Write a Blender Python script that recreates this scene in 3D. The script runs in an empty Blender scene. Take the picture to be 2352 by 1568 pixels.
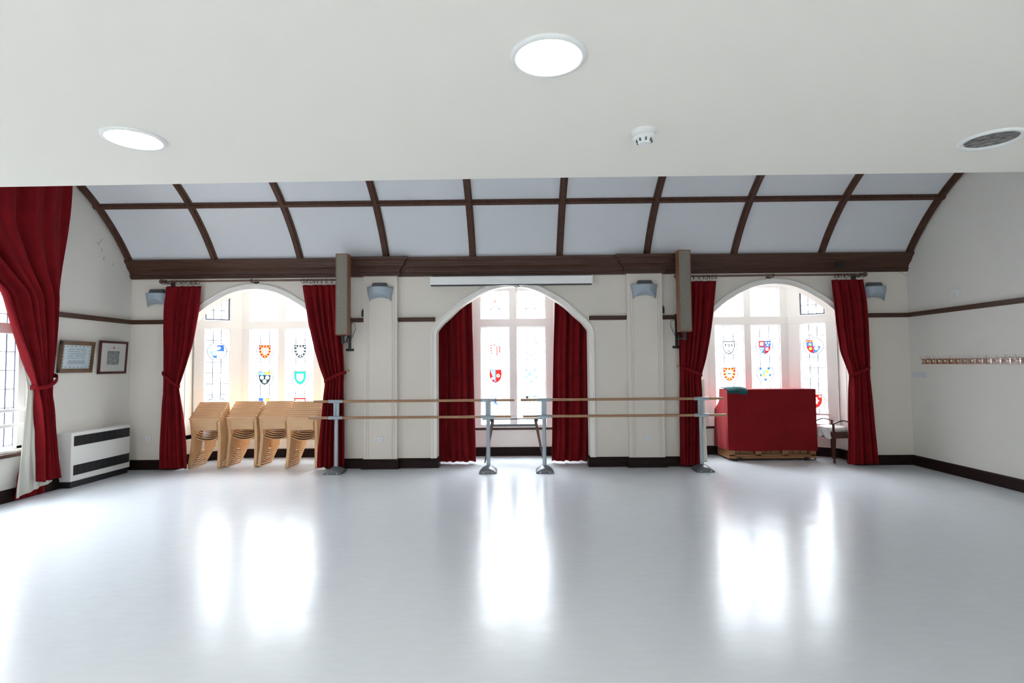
import bpy, math, random
from mathutils import Vector, Matrix
random.seed(7)
S = bpy.context.scene
COL = S.collection
PI = math.pi

# ------------------------------------------------------------------ camera
F = 1270.0
cam_d = bpy.data.cameras.new('camera'); cam = bpy.data.objects.new('camera', cam_d); COL.objects.link(cam)
cam_d.sensor_fit = 'HORIZONTAL'; cam_d.sensor_width = 36.0; cam_d.lens = 36.0 * F / 2352.0
cam_d.clip_start = 0.05; cam_d.clip_end = 200
Yc = Vector((14, -54, -F)).normalized()
_s = 0.0090
Xc = Vector((1, _s, (14 - 54 * _s) / F)).normalized()
Zc = Xc.cross(Yc).normalized()
Mw2c = Matrix((Xc, Yc, Zc)).transposed()      # columns = world axes in camera space
Rc2w = Mw2c.transposed()
CAM = Vector((0, 0, 1.6))
cam.matrix_world = Matrix.Translation(CAM) @ Rc2w.to_4x4()
S.camera = cam

def ray(px, py):
    return Rc2w @ Vector((px - 1176, -(py - 784), -F))
def at(px, py, y):
    "room point that stands at depth y where the photo shows (px,py)"
    d = ray(px, py); return CAM + d * (y / d.y)
def atx(px, py, x):
    d = ray(px, py); return CAM + d * (x / d.x)

# ------------------------------------------------------------------ materials
def mat(name, base=(.8, .8, .8), rough=.5, metal=0, noise=0, nscale=8, stretch=(1, 1, 1), col2=None, bump=0, bscale=60,
        sheen=0, spec=.5, emis=None, estr=0, trans=0, coat=0, subs=0, detail=4):
    m = bpy.data.materials.new(name); m.use_nodes = True
    nt = m.node_tree; N = nt.nodes; L = nt.links
    b = N['Principled BSDF']
    b.inputs['Base Color'].default_value = (*base, 1)
    b.inputs['Roughness'].default_value = rough
    b.inputs['Metallic'].default_value = metal
    b.inputs['Specular IOR Level'].default_value = spec
    b.inputs['Coat Weight'].default_value = coat
    if sheen:
        b.inputs['Sheen Weight'].default_value = sheen; b.inputs['Sheen Roughness'].default_value = .4
    if emis:
        b.inputs['Emission Color'].default_value = (*emis, 1); b.inputs['Emission Strength'].default_value = estr
    tc = N.new('ShaderNodeTexCoord'); mp = N.new('ShaderNodeMapping'); L.new(tc.outputs['Object'], mp.inputs[0])
    mp.inputs['Scale'].default_value = stretch
    if col2 is not None:
        n = N.new('ShaderNodeTexNoise'); n.inputs['Scale'].default_value = nscale; n.inputs['Detail'].default_value = detail
        L.new(mp.outputs[0], n.inputs['Vector'])
        r = N.new('ShaderNodeValToRGB'); r.color_ramp.elements[0].position = .35; r.color_ramp.elements[1].position = .65
        r.color_ramp.elements[0].color = (*base, 1); r.color_ramp.elements[1].color = (*col2, 1)
        L.new(n.outputs['Fac'], r.inputs[0]); L.new(r.outputs[0], b.inputs['Base Color'])
    if bump:
        n2 = N.new('ShaderNodeTexNoise'); n2.inputs['Scale'].default_value = bscale; L.new(mp.outputs[0], n2.inputs['Vector'])
        bp = N.new('ShaderNodeBump'); bp.inputs['Strength'].default_value = bump; bp.inputs['Distance'].default_value = .01
        L.new(n2.outputs['Fac'], bp.inputs['Height']); L.new(bp.outputs[0], b.inputs['Normal'])
    if trans:
        t = N.new('ShaderNodeBsdfTranslucent'); mx = N.new('ShaderNodeMixShader'); mx.inputs[0].default_value = trans
        if col2 is not None: L.new(r.outputs[0], t.inputs[0])
        else: t.inputs[0].default_value = (*base, 1)
        L.new(b.outputs[0], mx.inputs[1]); L.new(t.outputs[0], mx.inputs[2])
        L.new(mx.outputs[0], N['Material Output'].inputs['Surface'])
    return m

def glass(name, col, fres=True):
    m = bpy.data.materials.new(name); m.use_nodes = True
    nt = m.node_tree; N = nt.nodes; L = nt.links; N.clear()
    o = N.new('ShaderNodeOutputMaterial'); t = N.new('ShaderNodeBsdfTransparent'); g = N.new('ShaderNodeBsdfGlossy')
    t.inputs[0].default_value = (*col, 1); g.inputs['Roughness'].default_value = .05
    mx = N.new('ShaderNodeMixShader'); f = N.new('ShaderNodeFresnel'); f.inputs[0].default_value = 1.25
    ge = N.new('ShaderNodeNewGeometry'); inv = N.new('ShaderNodeMath'); inv.operation = 'SUBTRACT'; inv.inputs[0].default_value = 1
    L.new(ge.outputs['Backfacing'], inv.inputs[1]); ml = N.new('ShaderNodeMath'); ml.operation = 'MULTIPLY'
    L.new(f.outputs[0], ml.inputs[0]); L.new(inv.outputs[0], ml.inputs[1])
    L.new(ml.outputs[0], mx.inputs[0]); L.new(t.outputs[0], mx.inputs[1]); L.new(g.outputs[0], mx.inputs[2])
    L.new(mx.outputs[0], o.inputs[0])
    return m

M = {}
M['wall'] = mat('cream_plaster', (.80, .74, .655), .75, col2=(.78, .72, .635), nscale=1.3, bump=.05, bscale=30)
M['wallL'] = mat('off_white_plaster', (.79, .765, .705), .75, col2=(.765, .74, .685), nscale=1.1, bump=.08, bscale=12)
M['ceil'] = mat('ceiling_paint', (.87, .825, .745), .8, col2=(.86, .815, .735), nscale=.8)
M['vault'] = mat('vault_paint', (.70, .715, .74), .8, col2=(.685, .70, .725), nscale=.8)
M['dark'] = mat('dark_oak', (.060, .026, .015), .45, col2=(.080, .035, .020), nscale=4, stretch=(1, 14, 14), spec=.35)
M['rib'] = mat('oak_rib', (.060, .024, .014), .5, col2=(.095, .042, .026), nscale=5, stretch=(14, 2, 2), bump=.1, spec=.3)
M['base'] = mat('blackened_oak', (.014, .006, .0055), .5, col2=(.022, .0095, .0085), nscale=5, stretch=(1, 10, 10), spec=.15)
M['white'] = mat('white_gloss_paint', (.93, .92, .89), .4)
M['arch'] = mat('arch_paint', (.88, .85, .79), .45)
M['lead'] = mat('lead', (.06, .075, .14), .6)
M['curtain'] = mat('red_velvet', (.225, .0075, .012), .85, col2=(.185, .006, .010), nscale=6, sheen=.03, spec=.12, bump=.1, bscale=200, trans=.12)
M['cover'] = mat('red_cover_cloth', (.26, .010, .014), .8, col2=(.22, .008, .011), nscale=3, sheen=.15, spec=.15, bump=.2, bscale=14, trans=.2)
M['lining'] = mat('cream_lining', (.80, .79, .72), .9, trans=.25)
M['green'] = mat('dark_green_cloth', (.012, .06, .065), .9, col2=(.02, .09, .095), nscale=9, sheen=.3, spec=.1)
M['beech'] = mat('beech', (.76, .47, .24), .40, col2=(.69, .41, .20), nscale=3, stretch=(2, 2, 18))
M['beechx'] = mat('beech_panel', (.76, .48, .26), .38, col2=(.70, .42, .215), nscale=3, stretch=(2, 8, 22))
M['bar'] = mat('barre_wood', (.42, .245, .13), .45, col2=(.35, .19, .095), nscale=4, stretch=(1, 18, 18))
M['steel'] = mat('grey_powder_coat', (.36, .42, .455), .35, metal=.25)
M['base_m'] = mat('grey_cast_base', (.13, .14, .155), .35, metal=.3)
M['up'] = mat('uplight_grey', (.37, .44, .50), .45)
M['upd'] = mat('uplight_dark_grey', (.11, .12, .125), .5)
M['black'] = mat('black_metal', (.012, .013, .016), .4)
M['blackp'] = mat('black_plastic', (.02, .024, .028), .35)
M['cabwood'] = mat('speaker_wood', (.27, .115, .06), .5, col2=(.21, .09, .045), nscale=4, stretch=(10, 10, 1))
M['tweed'] = mat('speaker_cloth', (.30, .27, .225), .95, col2=(.20, .18, .15), nscale=130, detail=2, bump=.3, bscale=150)
M['plastic'] = mat('white_plastic', (.80, .80, .78), .4)
M['enamel'] = mat('white_enamel', (.78, .78, .75), .3)
M['brass'] = mat('brass', (.62, .42, .16), .3, metal=.9)
M['steelp'] = mat('polished_steel', (.7, .68, .62), .25, metal=.9)
M['rod'] = mat('rod_wood', (.10, .052, .036), .4, col2=(.16, .085, .06), nscale=6, stretch=(1, 12, 12))
M['ring'] = mat('dark_ring', (.045, .030, .022), .4)
M['piano'] = mat('piano_back_wood', (.33, .155, .062), .45, col2=(.26, .115, .045), nscale=3, stretch=(1, 10, 10))
M['pianod'] = mat('soundboard', (.42, .26, .12), .6, col2=(.34, .2, .09), nscale=4, stretch=(6, 1, 1))
M['mahog'] = mat('mahogany', (.055, .022, .015), .3, col2=(.09, .036, .022), nscale=4, stretch=(10, 10, 1))
M['wrap'] = mat('plastic_wrapped_white', (.78, .78, .77), .15, bump=.5, bscale=14, coat=.5)
M['tabtop'] = mat('dark_tabletop', (.05, .045, .05), .25)
M['tableg'] = mat('brown_table_leg', (.12, .065, .04), .4, col2=(.085, .045, .03), nscale=5, stretch=(8, 8, 1))
M['frameA'] = mat('oak_picture_frame', (.17, .085, .035), .4, col2=(.11, .052, .02), nscale=5)
M['frameB'] = mat('mahogany_picture_frame', (.10, .022, .022), .35, col2=(.075, .018, .017), nscale=5)
M['mount'] = mat('cream_mount', (.72, .68, .60), .8)
M['engr'] = mat('grey_engraving', (.16, .16, .15), .7, col2=(.42, .42, .40), nscale=45, detail=6)
M['doc'] = mat('pale_document', (.62, .68, .68), .6, col2=(.56, .62, .63), nscale=14)
M['ink'] = mat('ink', (.09, .11, .12), .8)
M['inkred'] = mat('red_ink', (.5, .09, .07), .8)
M['rackA'] = mat('orange_brown_board', (.36, .11, .03), .3, col2=(.28, .08, .022), nscale=5, stretch=(3, 1, 20), coat=.4)
M['rackB'] = mat('pinkish_brown_board', (.40, .21, .15), .3, col2=(.33, .165, .12), nscale=5, stretch=(3, 1, 20), coat=.5)
M['ivory'] = mat('ivory_knob', (.8, .76, .6), .25)
M['lampon'] = mat('lit_diffuser', (1, 1, 1), .5, emis=(1.0, .95, .86), estr=42)
M['cavity'] = mat('lamp_reflector', (.30, .30, .30), .18, metal=.8, col2=(.06, .045, .04), nscale=28, bump=.8, bscale=30)
M['paper'] = mat('paper_note', (.66, .675, .70), .8)
M['g'] = glass('clear_glass', (.97, .985, 1.0))
GC = dict(red=(.32, .008, .006), blue=(.02, .07, .34), lblue=(.13, .30, .45), green=(.012, .26, .14), black=(.012, .02, .02), gold=(.45, .26, .04),
          orange=(.38, .08, .02), pink=(.42, .12, .10), pale=(.42, .46, .48), pgreen=(.16, .28, .16), pgold=(.5, .40, .20), white=(.95, .96, .98))
for k, c in GC.items(): M['sg_' + k] = glass('stained_' + k, c)

# floor vinyl with scuffs
def floor_mat():
    m = bpy.data.materials.new('vinyl_floor'); m.use_nodes = True
    nt = m.node_tree; N = nt.nodes; L = nt.links; b = N['Principled BSDF']
    tc = N.new('ShaderNodeTexCoord')
    n = N.new('ShaderNodeTexNoise'); n.inputs['Scale'].default_value = 9; n.inputs['Detail'].default_value = 8; n.inputs['Roughness'].default_value = .7
    mp = N.new('ShaderNodeMapping'); mp.inputs['Scale'].default_value = (.6, 2.2, 1); L.new(tc.outputs['Object'], mp.inputs[0]); L.new(mp.outputs[0], n.inputs['Vector'])
    r = N.new('ShaderNodeValToRGB'); e = r.color_ramp.elements
    e[0].position = .32; e[1].position = .68; e[0].color = (.69, .73, .765, 1); e[1].color = (.735, .775, .81, 1)
    L.new(n.outputs['Fac'], r.inputs[0])
    # long thin scuff lines: distorted voronoi edges
    mp2 = N.new('ShaderNodeMapping'); mp2.inputs['Scale'].default_value = (.9, .5, 1); mp2.inputs['Rotation'].default_value = (0, 0, .5)
    L.new(tc.outputs['Object'], mp2.inputs[0])
    nd = N.new('ShaderNodeTexNoise'); nd.inputs['Scale'].default_value = .9; L.new(mp2.outputs[0], nd.inputs['Vector'])
    va = N.new('ShaderNodeVectorMath'); va.operation = 'MULTIPLY_ADD'; va.inputs[1].default_value = (1.6, 1.6, 0)
    L.new(nd.outputs['Color'], va.inputs[0]); L.new(mp2.outputs[0], va.inputs[2])
    v = N.new('ShaderNodeTexVoronoi'); v.feature = 'DISTANCE_TO_EDGE'; v.inputs['Scale'].default_value = .8; L.new(va.outputs[0], v.inputs['Vector'])
    lt = N.new('ShaderNodeMath'); lt.operation = 'LESS_THAN'; lt.inputs[1].default_value = .0022; L.new(v.outputs['Distance'], lt.inputs[0])
    nm = N.new('ShaderNodeTexNoise'); nm.inputs['Scale'].default_value = 1.7; L.new(tc.outputs['Object'], nm.inputs['Vector'])
    gt = N.new('ShaderNodeMath'); gt.operation = 'GREATER_THAN'; gt.inputs[1].default_value = .53; L.new(nm.outputs['Fac'], gt.inputs[0])
    mu = N.new('ShaderNodeMath'); mu.operation = 'MULTIPLY'; L.new(lt.outputs[0], mu.inputs[0]); L.new(gt.outputs[0], mu.inputs[1])
    mu2 = N.new('ShaderNodeMath'); mu2.operation = 'MULTIPLY'; mu2.inputs[1].default_value = .5; L.new(mu.outputs[0], mu2.inputs[0])
    mx = N.new('ShaderNodeMix'); mx.data_type = 'RGBA'; L.new(mu2.outputs[0], mx.inputs[0]); L.new(r.outputs[0], mx.inputs[6]); mx.inputs[7].default_value = (.75, .76, .76, 1)
    L.new(mx.outputs[2], b.inputs['Base Color'])
    rr = N.new('ShaderNodeMapRange'); rr.inputs[3].default_value = .20; rr.inputs[4].default_value = .225; L.new(n.outputs['Fac'], rr.inputs[0])
    L.new(rr.outputs[0], b.inputs['Roughness'])
    nb = N.new('ShaderNodeTexNoise'); nb.inputs['Scale'].default_value = 3.5; nb.inputs['Detail'].default_value = 2; L.new(tc.outputs['Object'], nb.inputs['Vector'])
    bp = N.new('ShaderNodeBump'); bp.inputs['Strength'].default_value = .12; bp.inputs['Distance'].default_value = .02
    L.new(nb.outputs['Fac'], bp.inputs['Height']); L.new(bp.outputs[0], b.inputs['Normal'])
    return m
M['floor'] = floor_mat()

# ------------------------------------------------------------------ mesh builder
class MB:
    def __init__(s, T=None): s.v = []; s.f = []; s.mi = []; s.T = T; s.cur = 0
    def add(s, vs, fs):
        o = len(s.v)
        for p in vs:
            p = Vector(p); s.v.append(s.T @ p if s.T is not None else p)
        for f in fs: s.f.append([i + o for i in f]); s.mi.append(s.cur)
        return s
    def box(s, x0, x1, y0, y1, z0, z1, T=None):
        vs = [Vector((x, y, z)) for z in (z0, z1) for y in (y0, y1) for x in (x0, x1)]
        if T is not None: vs = [T @ v for v in vs]
        return s.add(vs, [(0, 2, 3, 1), (4, 5, 7, 6), (0, 1, 5, 4), (2, 6, 7, 3), (0, 4, 6, 2), (1, 3, 7, 5)])
    def poly(s, pts, off):
        "extrude planar polygon by vector off"
        n = len(pts); off = Vector(off); pts = [Vector(p) for p in pts]
        return s.add(pts + [p + off for p in pts], [tuple(range(n - 1, -1, -1)), tuple(range(n, 2 * n))] +
                     [(i, (i + 1) % n, n + (i + 1) % n, n + i) for i in range(n)])
    def rings(s, rs, closed=True, caps=True, loop=False):
        n = len(rs[0]); vs = [p for r in rs for p in r]; fs = []
        R = len(rs)
        for a in range(R if loop else R - 1):
            b = (a + 1) % R
            for i in range(n if closed else n - 1):
                j = (i + 1) % n
                fs.append((a * n + i, a * n + j, b * n + j, b * n + i))
        if caps and closed and not loop:
            fs.append(tuple(range(n - 1, -1, -1))); fs.append(tuple((R - 1) * n + i for i in range(n)))
        return s.add(vs, fs)
    def tube(s, pts, r, n=12, loop=False):
        pts = [Vector(p) for p in pts]; rs = []; up = None
        N = len(pts)
        for i, p in enumerate(pts):
            if loop: d = pts[(i + 1) % N] - pts[i - 1]
            else: d = (pts[min(i + 1, N - 1)] - pts[max(i - 1, 0)])
            d.normalize()
            if up is None:
                up = Vector((0, 0, 1)) if abs(d.z) < .9 else Vector((1, 0, 0))
            a = d.cross(up).normalized(); up = a.cross(d).normalized()
            rr = r[i] if isinstance(r, (list, tuple)) else r
            rs.append([p + (a * math.cos(2 * PI * k / n) + up * math.sin(2 * PI * k / n)) * rr for k in range(n)])
        return s.rings(rs, loop=loop)
    def lathe(s, prof, c, n=24, axis='z'):
        rs = []
        for r, h in prof:
            ring = []
            for k in range(n):
                a = 2 * PI * k / n; q = (r * math.cos(a), r * math.sin(a), h)
                if axis == 'y': q = (q[0], q[2], q[1])
                if axis == 'x': q = (q[2], q[0], q[1])
                ring.append(Vector(c) + Vector(q))
            rs.append(ring)
        return s.rings(rs)
    def sphere(s, c, r, n=12):
        m = n // 2
        return s.lathe([(max(r * math.sin(PI * i / m), 1e-4), -r * math.cos(PI * i / m)) for i in range(m + 1)], c, n)
    def plan(s, prof, path, closed=False):
        "sweep a (out,z) profile along a plan path; out is to the right of travel"
        P = [Vector((p[0], p[1])) for p in path]; rs = []
        for i, p in enumerate(P):
            ns = []
            if i > 0: d = (P[i] - P[i - 1]).normalized(); ns.append(Vector((d.y, -d.x)))
            if i < len(P) - 1: d = (P[i + 1] - P[i]).normalized(); ns.append(Vector((d.y, -d.x)))
            n = sum(ns, Vector((0, 0)))
            n = n / n.length; n = n / max(n.dot(ns[0]), .3)
            rs.append([(p.x + n.x * o, p.y + n.y * o, z) for o, z in prof])
        return s.rings(rs)
    def build(s, name, m, parent=None, smooth=False, bevel=0, loc=None, solid=0, auto=None, sub=0):
        me = bpy.data.meshes.new(name)
        vs = s.v if loc is None else [v - Vector(loc) for v in s.v]
        me.from_pydata([tuple(v) for v in vs], [], s.f)
        ms = m if isinstance(m, (list, tuple)) else [m]
        for x in ms: me.materials.append(M[x] if isinstance(x, str) else x)
        if len(ms) > 1:
            for p, i in zip(me.polygons, s.mi): p.material_index = i
        me.validate(); me.update()
        import bmesh
        bm = bmesh.new(); bm.from_mesh(me); bmesh.ops.recalc_face_normals(bm, faces=bm.faces); bm.to_mesh(me); bm.free()
        if smooth:
            me.polygons.foreach_set('use_smooth', [True] * len(me.polygons))
            me.set_sharp_from_angle(angle=auto if auto else math.radians(40))
        o = bpy.data.objects.new(name, me); COL.objects.link(o)
        if loc is not None: o.location = loc
        if parent is not None: o.parent = parent
        if solid:
            md = o.modifiers.new('solid', 'SOLIDIFY'); md.thickness = solid; md.offset = 0
        if bevel:
            md = o.modifiers.new('bevel', 'BEVEL'); md.width = bevel; md.segments = 2; md.limit_method = 'ANGLE'; md.angle_limit = math.radians(50)
        if sub:
            md = o.modifiers.new('sub', 'SUBSURF'); md.levels = sub; md.render_levels = sub
        return o

def tag(o, label, cat, group=None, kind=None):
    if label: o['label'] = label
    if cat: o['category'] = cat
    if group: o['group'] = group
    if kind: o['kind'] = kind
    return o
def thing(name, label, cat, loc=(0, 0, 0), rz=0, group=None):
    o = bpy.data.objects.new(name, None); COL.objects.link(o); o.location = loc; o.rotation_euler = (0, 0, rz)
    o.empty_display_size = .1
    return tag(o, label, cat, group)
def struct(o): o['kind'] = 'structure'; return o
def children(o): return [c for c in bpy.data.objects if c.parent == o]
def copy_tree(o, parent=None):
    c = o.copy(); COL.objects.link(c); c.parent = parent
    for ch in children(o): copy_tree(ch, c)
    return c
T3 = Matrix.Translation

# ------------------------------------------------------------------ dimensions
D = 8.75; XL = -6.18; XR = 6.15; YB = -3.6; WT = .20
BAYS = [-4.21, -.085, 4.055]
HW = 1.206
# half-width, height of the arch opening from springing to apex
AP = [(1.206, 0), (1.206, 2.10), (1.19, 2.16), (1.10, 2.27), (.985, 2.37), (.90, 2.455), (.827, 2.52), (.74, 2.585), (.648, 2.64),
      (.55, 2.70), (.45, 2.752), (.345, 2.795), (.23, 2.826), (.12, 2.843), (0, 2.850)]
ARCH = [(-a, b) for a, b in AP] + [(a, b) for a, b in reversed(AP[:-1])]

# ------------------------------------------------------------------ floor, walls, ceilings
b = MB(); b.box(XL - .3, XR + .3, YB - .3, 10.0, -.12, 0)
struct(b.build('floor', 'floor', loc=(0, 0, 0)))

# back wall with three arched openings
b = MB(); TOPW = 3.6; top_y = D + WT
edges = [XL - .3]
for c in BAYS: edges += [c - HW, c + HW]
edges.append(XR + .3)
for i in range(0, len(edges), 2): b.box(edges[i], edges[i + 1], D, D + WT, 0, TOPW)
for c in BAYS:
    arc = ARCH[1:-1]
    for (x0, z0), (x1, z1) in zip(arc[:-1], arc[1:]):
        vs = []
        for y in (D, D + WT):
            vs += [(c + x0, y, z0), (c + x1, y, z1), (c + x1, y, TOPW), (c + x0, y, TOPW)]
        b.add(vs, [(0, 1, 2, 3), (7, 6, 5, 4), (0, 4, 5, 1)])
struct(b.build('wall_back', 'wall'))

# pilasters with beads
PIL = [(-2.43, -1.90), (1.72, 2.27)]
for k, (x0, x1) in enumerate(PIL):
    b = MB(); b.box(x0, x1, D - .08, D + .02, 0, 3.10)
    for xx in (x0 + .065, x1 - .065):
        for dx in (-.016, .016):
            b.tube([(xx + dx, D - .082, .16), (xx + dx, D - .082, 2.86)], .009, 8)
    struct(b.build('trim_%d' % (1 + k), 'wall', smooth=True))

# arch mouldings
tn = 3
def arch_trim(c, n):
    prof = [(0, -.002), (0, .014), (.052, .014), (.058, .030), (.074, .034), (.090, .022), (.094, 0)]
    pts = ARCH; rs = []
    # extend foot at baseboard height
    path = [(-HW, .15)] + pts[1:-1] + [(HW, .15)]
    for i, p in enumerate(path):
        a = Vector(path[max(i - 1, 0)]); q = Vector(path[min(i + 1, len(path) - 1)]); d = (q - a).normalized()
        nrm = Vector((-d.y, d.x))
        rs.append([(c + p[0] + nrm.x * o, D - h, p[1] + nrm.y * o) for o, h in prof])
    b = MB(); b.rings(rs); return struct(b.build('trim_%d' % n, 'arch', smooth=True, auto=math.radians(30)))
for c in BAYS: arch_trim(c, tn); tn += 1

# side walls
def wall_side(name, x0, x1, holes, m):
    b = MB(); y = YB
    for (a, e, z0, z1) in holes:
        b.box(x0, x1, y, a, 0, 5.1); b.box(x0, x1, a, e, 0, z0); b.box(x0, x1, a, e, z1, 5.1); y = e
    b.box(x0, x1, y, D + WT, 0, 5.1)
    return struct(b.build(name, m))
LW = (3.70, 6.98, .58, 4.15)
wall_side('wall_left', XL - .3, XL, [(-2.4, .6, .6, 2.3), LW], 'wallL')
wall_side('wall_right', XR, XR + .3, [], 'wallL')
b = MB(); HR = [(-5.7, -2.3), (-1.7, 1.7), (2.3, 5.7)]
x = XL - .3
for a, e in HR: b.box(x, a, YB - .3, YB, 0, 5.1); b.box(a, e, YB - .3, YB, 0, .5); b.box(a, e, YB - .3, YB, 2.5, 5.1); x = e
b.box(x, XR + .3, YB - .3, YB, 0, 5.1)
struct(b.build('wall_rear', 'wall'))
# flat ceiling (dropped) over the near half, its front edge a deep beam
b = MB()
b.poly([(XL, YB, 2.65), (XR, YB, 2.65), (XR, 3.065, 2.65), (0, 3.07, 2.65), (XL, 3.16, 2.65)], (0, 0, .35))
b.box(XL, XR, 2.85, 3.0, 2.99, 5.0)
struct(b.build('ceiling', 'ceil'))
# coved vault
prof = [(D + .05, 3.05), (8.70, 3.18)]
y, z, s, ds = 8.65, 3.25, 0.0, .06
ARC = []
while True:
    ang = math.radians(54 - 18 * s); ARC.append((y, z, ang, s))
    if ang <= 0: break
    y -= math.cos(ang) * ds; z += math.sin(ang) * ds; s += ds
pts = prof + [(a[0], a[1]) for a in ARC] + [(2.9, ARC[-1][1])]
b = MB()
rs = [[(XL - .05, y, z), (XR + .05, y, z)] for y, z in pts]
n = len(rs)
b.rings(rs, closed=False)
b.rings([[(XL - .05, y + .12, z + .12), (XR + .05, y + .12, z + .12)] for y, z in pts], closed=False)
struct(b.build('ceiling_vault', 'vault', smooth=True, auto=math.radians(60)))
# roof sealing slab above
b = MB(); b.box(XL - .3, XR + .3, 2.8, D + WT, 5.0, 5.15); struct(b.build('ceiling_roof', 'ceil'))

# vault ribs
ribX = [XL + .055 + i * (XR - XL - .11) / 9 for i in range(10)]
for X in ribX:
    rs = []
    for (y, z, a, s) in ARC[:60]:
        t = Vector((0, -math.cos(a), math.sin(a))); nn = Vector((0, -math.sin(a), -math.cos(a)))
        P = Vector((X, y, z)); w = .052
        sec = [(-w, -.02), (-w, .022), (-w * .62, .026), (-w * .55, .05), (w * .55, .05), (w * .62, .026), (w, .022), (w, -.02)]
        rs.append([P + Vector((u, 0, 0)) + nn * h for u, h in sec])
    b = MB(); b.rings(rs); struct(b.build('trim_%d' % tn, 'rib', smooth=True, auto=math.radians(30))); tn += 1
# purlin along the vault
k = min(range(len(ARC)), key=lambda i: abs(ARC[i][3] - 1.03))
y, z, a, s = ARC[k]; t = Vector((0, -math.cos(a), math.sin(a))); nn = Vector((0, -math.sin(a), -math.cos(a)))
w = .045; sec = [(-w, -.02), (-w, .022), (-w * .6, .026), (-w * .5, .045), (w * .5, .045), (w * .6, .026), (w, .022), (w, -.02)]
b = MB(); b.rings([[Vector((X, y, z)) + t * u + nn * h for u, h in sec] for X in (XL, XR)])
struct(b.build('trim_%d' % tn, 'rib')); tn += 1

# cornice stepping round the pilasters
CP = [(0, 3.02), (.030, 3.02), (.036, 3.045), (.055, 3.052), (.058, 3.066), (.044, 3.078), (.048, 3.10), (.070, 3.135), (.105, 3.165), (.118, 3.172), (.122, 3.19),
      (.134, 3.198), (.140, 3.222), (.162, 3.25), (.182, 3.262), (.190, 3.285), (.190, 3.30), (.02, 3.30)]
def stepped(y, dy, x0, x1):
    p = [(x0, y)]
    for a, e in PIL: p += [(a, y), (a, y - dy), (e, y - dy), (e, y)]
    return p + [(x1, y)]
b = MB(); b.plan(CP, stepped(D, .08, XL, XR)); struct(b.build('trim_%d' % tn, 'dark', smooth=True, auto=math.radians(25))); tn += 1

# picture rails
RP = [(-.01, 2.30), (.018, 2.30), (.022, 2.318), (.034, 2.326), (.036, 2.345), (.046, 2.352), (.046, 2.365), (-.01, 2.365)]
for x0, x1 in [(XL, -5.45), (-2.98, -2.43), (-1.90, -1.31), (1.13, 1.72), (2.27, 2.86), (5.44, XR)]:
    b = MB(); b.plan(RP, [(x0, D), (x1, D)]); struct(b.build('trim_%d' % tn, 'dark')); tn += 1
b = MB(); b.plan(RP, [(XL, 7.05), (XL, D)]); struct(b.build('trim_%d' % tn, 'dark')); tn += 1
b = MB(); b.plan(RP, [(XR, D), (XR, YB)]); struct(b.build('trim_%d' % tn, 'dark')); tn += 1

# baseboards
BP = [(-.01, 0), (.030, 0), (.030, .118), (.024, .122), (.024, .136), (.012, .152), (-.01, .152)]
segs = [[(XL, D), (BAYS[0] - HW, D), (BAYS[0] - HW, D + WT)]]
segs.append([(BAYS[0] + HW, D + WT), (BAYS[0] + HW, D), (PIL[0][0], D), (PIL[0][0], D - .08), (PIL[0][1], D - .08), (PIL[0][1], D), (BAYS[1] - HW, D), (BAYS[1] - HW, D + WT)])
segs.append([(BAYS[1] + HW, D + WT), (BAYS[1] + HW, D), (PIL[1][0], D), (PIL[1][0], D - .08), (PIL[1][1], D - .08), (PIL[1][1], D), (BAYS[2] - HW, D), (BAYS[2] - HW, D + WT)])
segs.append([(BAYS[2] + HW, D + WT), (BAYS[2] + HW, D), (XR, D)])
bb = MB()
for sg in segs: bb.plan(BP, sg)
struct(bb.build('baseboard_back', 'base'))
b = MB(); b.plan(BP, [(XL, YB), (XL, D)]); struct(b.build('baseboard_left', 'base'))
b = MB(); b.plan(BP, [(XR, D), (XR, YB)]); struct(b.build('baseboard_right', 'base'))

# ------------------------------------------------------------------ bays
BPTS = [(-1.345, D + WT), (-1.345, 9.42), (-.73, 9.85), (.73, 9.85), (1.345, 9.42), (1.345, D + WT)]
for c, nm in zip(BAYS, ('left', 'middle', 'right')):
    pth = [(c + x, y) for x, y in BPTS]
    b = MB()
    b.plan([(0, 0), (0, .47), (-.18, .47), (-.18, 0)], pth)
    for sx in (-1, 1):
        x0, x1 = sorted((c + sx * 1.345, c + sx * 1.525)); b.box(x0, x1, D + WT, 9.42, .4, 3.0)
        b.box(*sorted((c + sx * 1.20, c + sx * 1.50)), D + WT - .01, D + WT, 0, 3.0)
    top = [(x, y, 3.0) for x, y in [(c - 1.6, D + .02)] + [(c - 1.6, 9.45), (c - .80, 10.05), (c + .80, 10.05), (c + 1.6, 9.45)] + [(c + 1.6, D + .02)]]
    b.poly(top, (0, 0, .12))
    struct(b.build('wall_bay_' + nm, 'arch'))
    b = MB(); b.plan(BP, [(p[0], p[1]) for p in pth]); struct(b.build('baseboard_bay_' + nm, 'base'))
    b = MB(); b.plan([(.03, .455), (.035, .49), (.025, .50), (-.12, .50), (-.12, .455)], pth[1:5]); struct(b.build('trim_%d' % tn, 'dark', bevel=.004)); tn += 1

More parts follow.
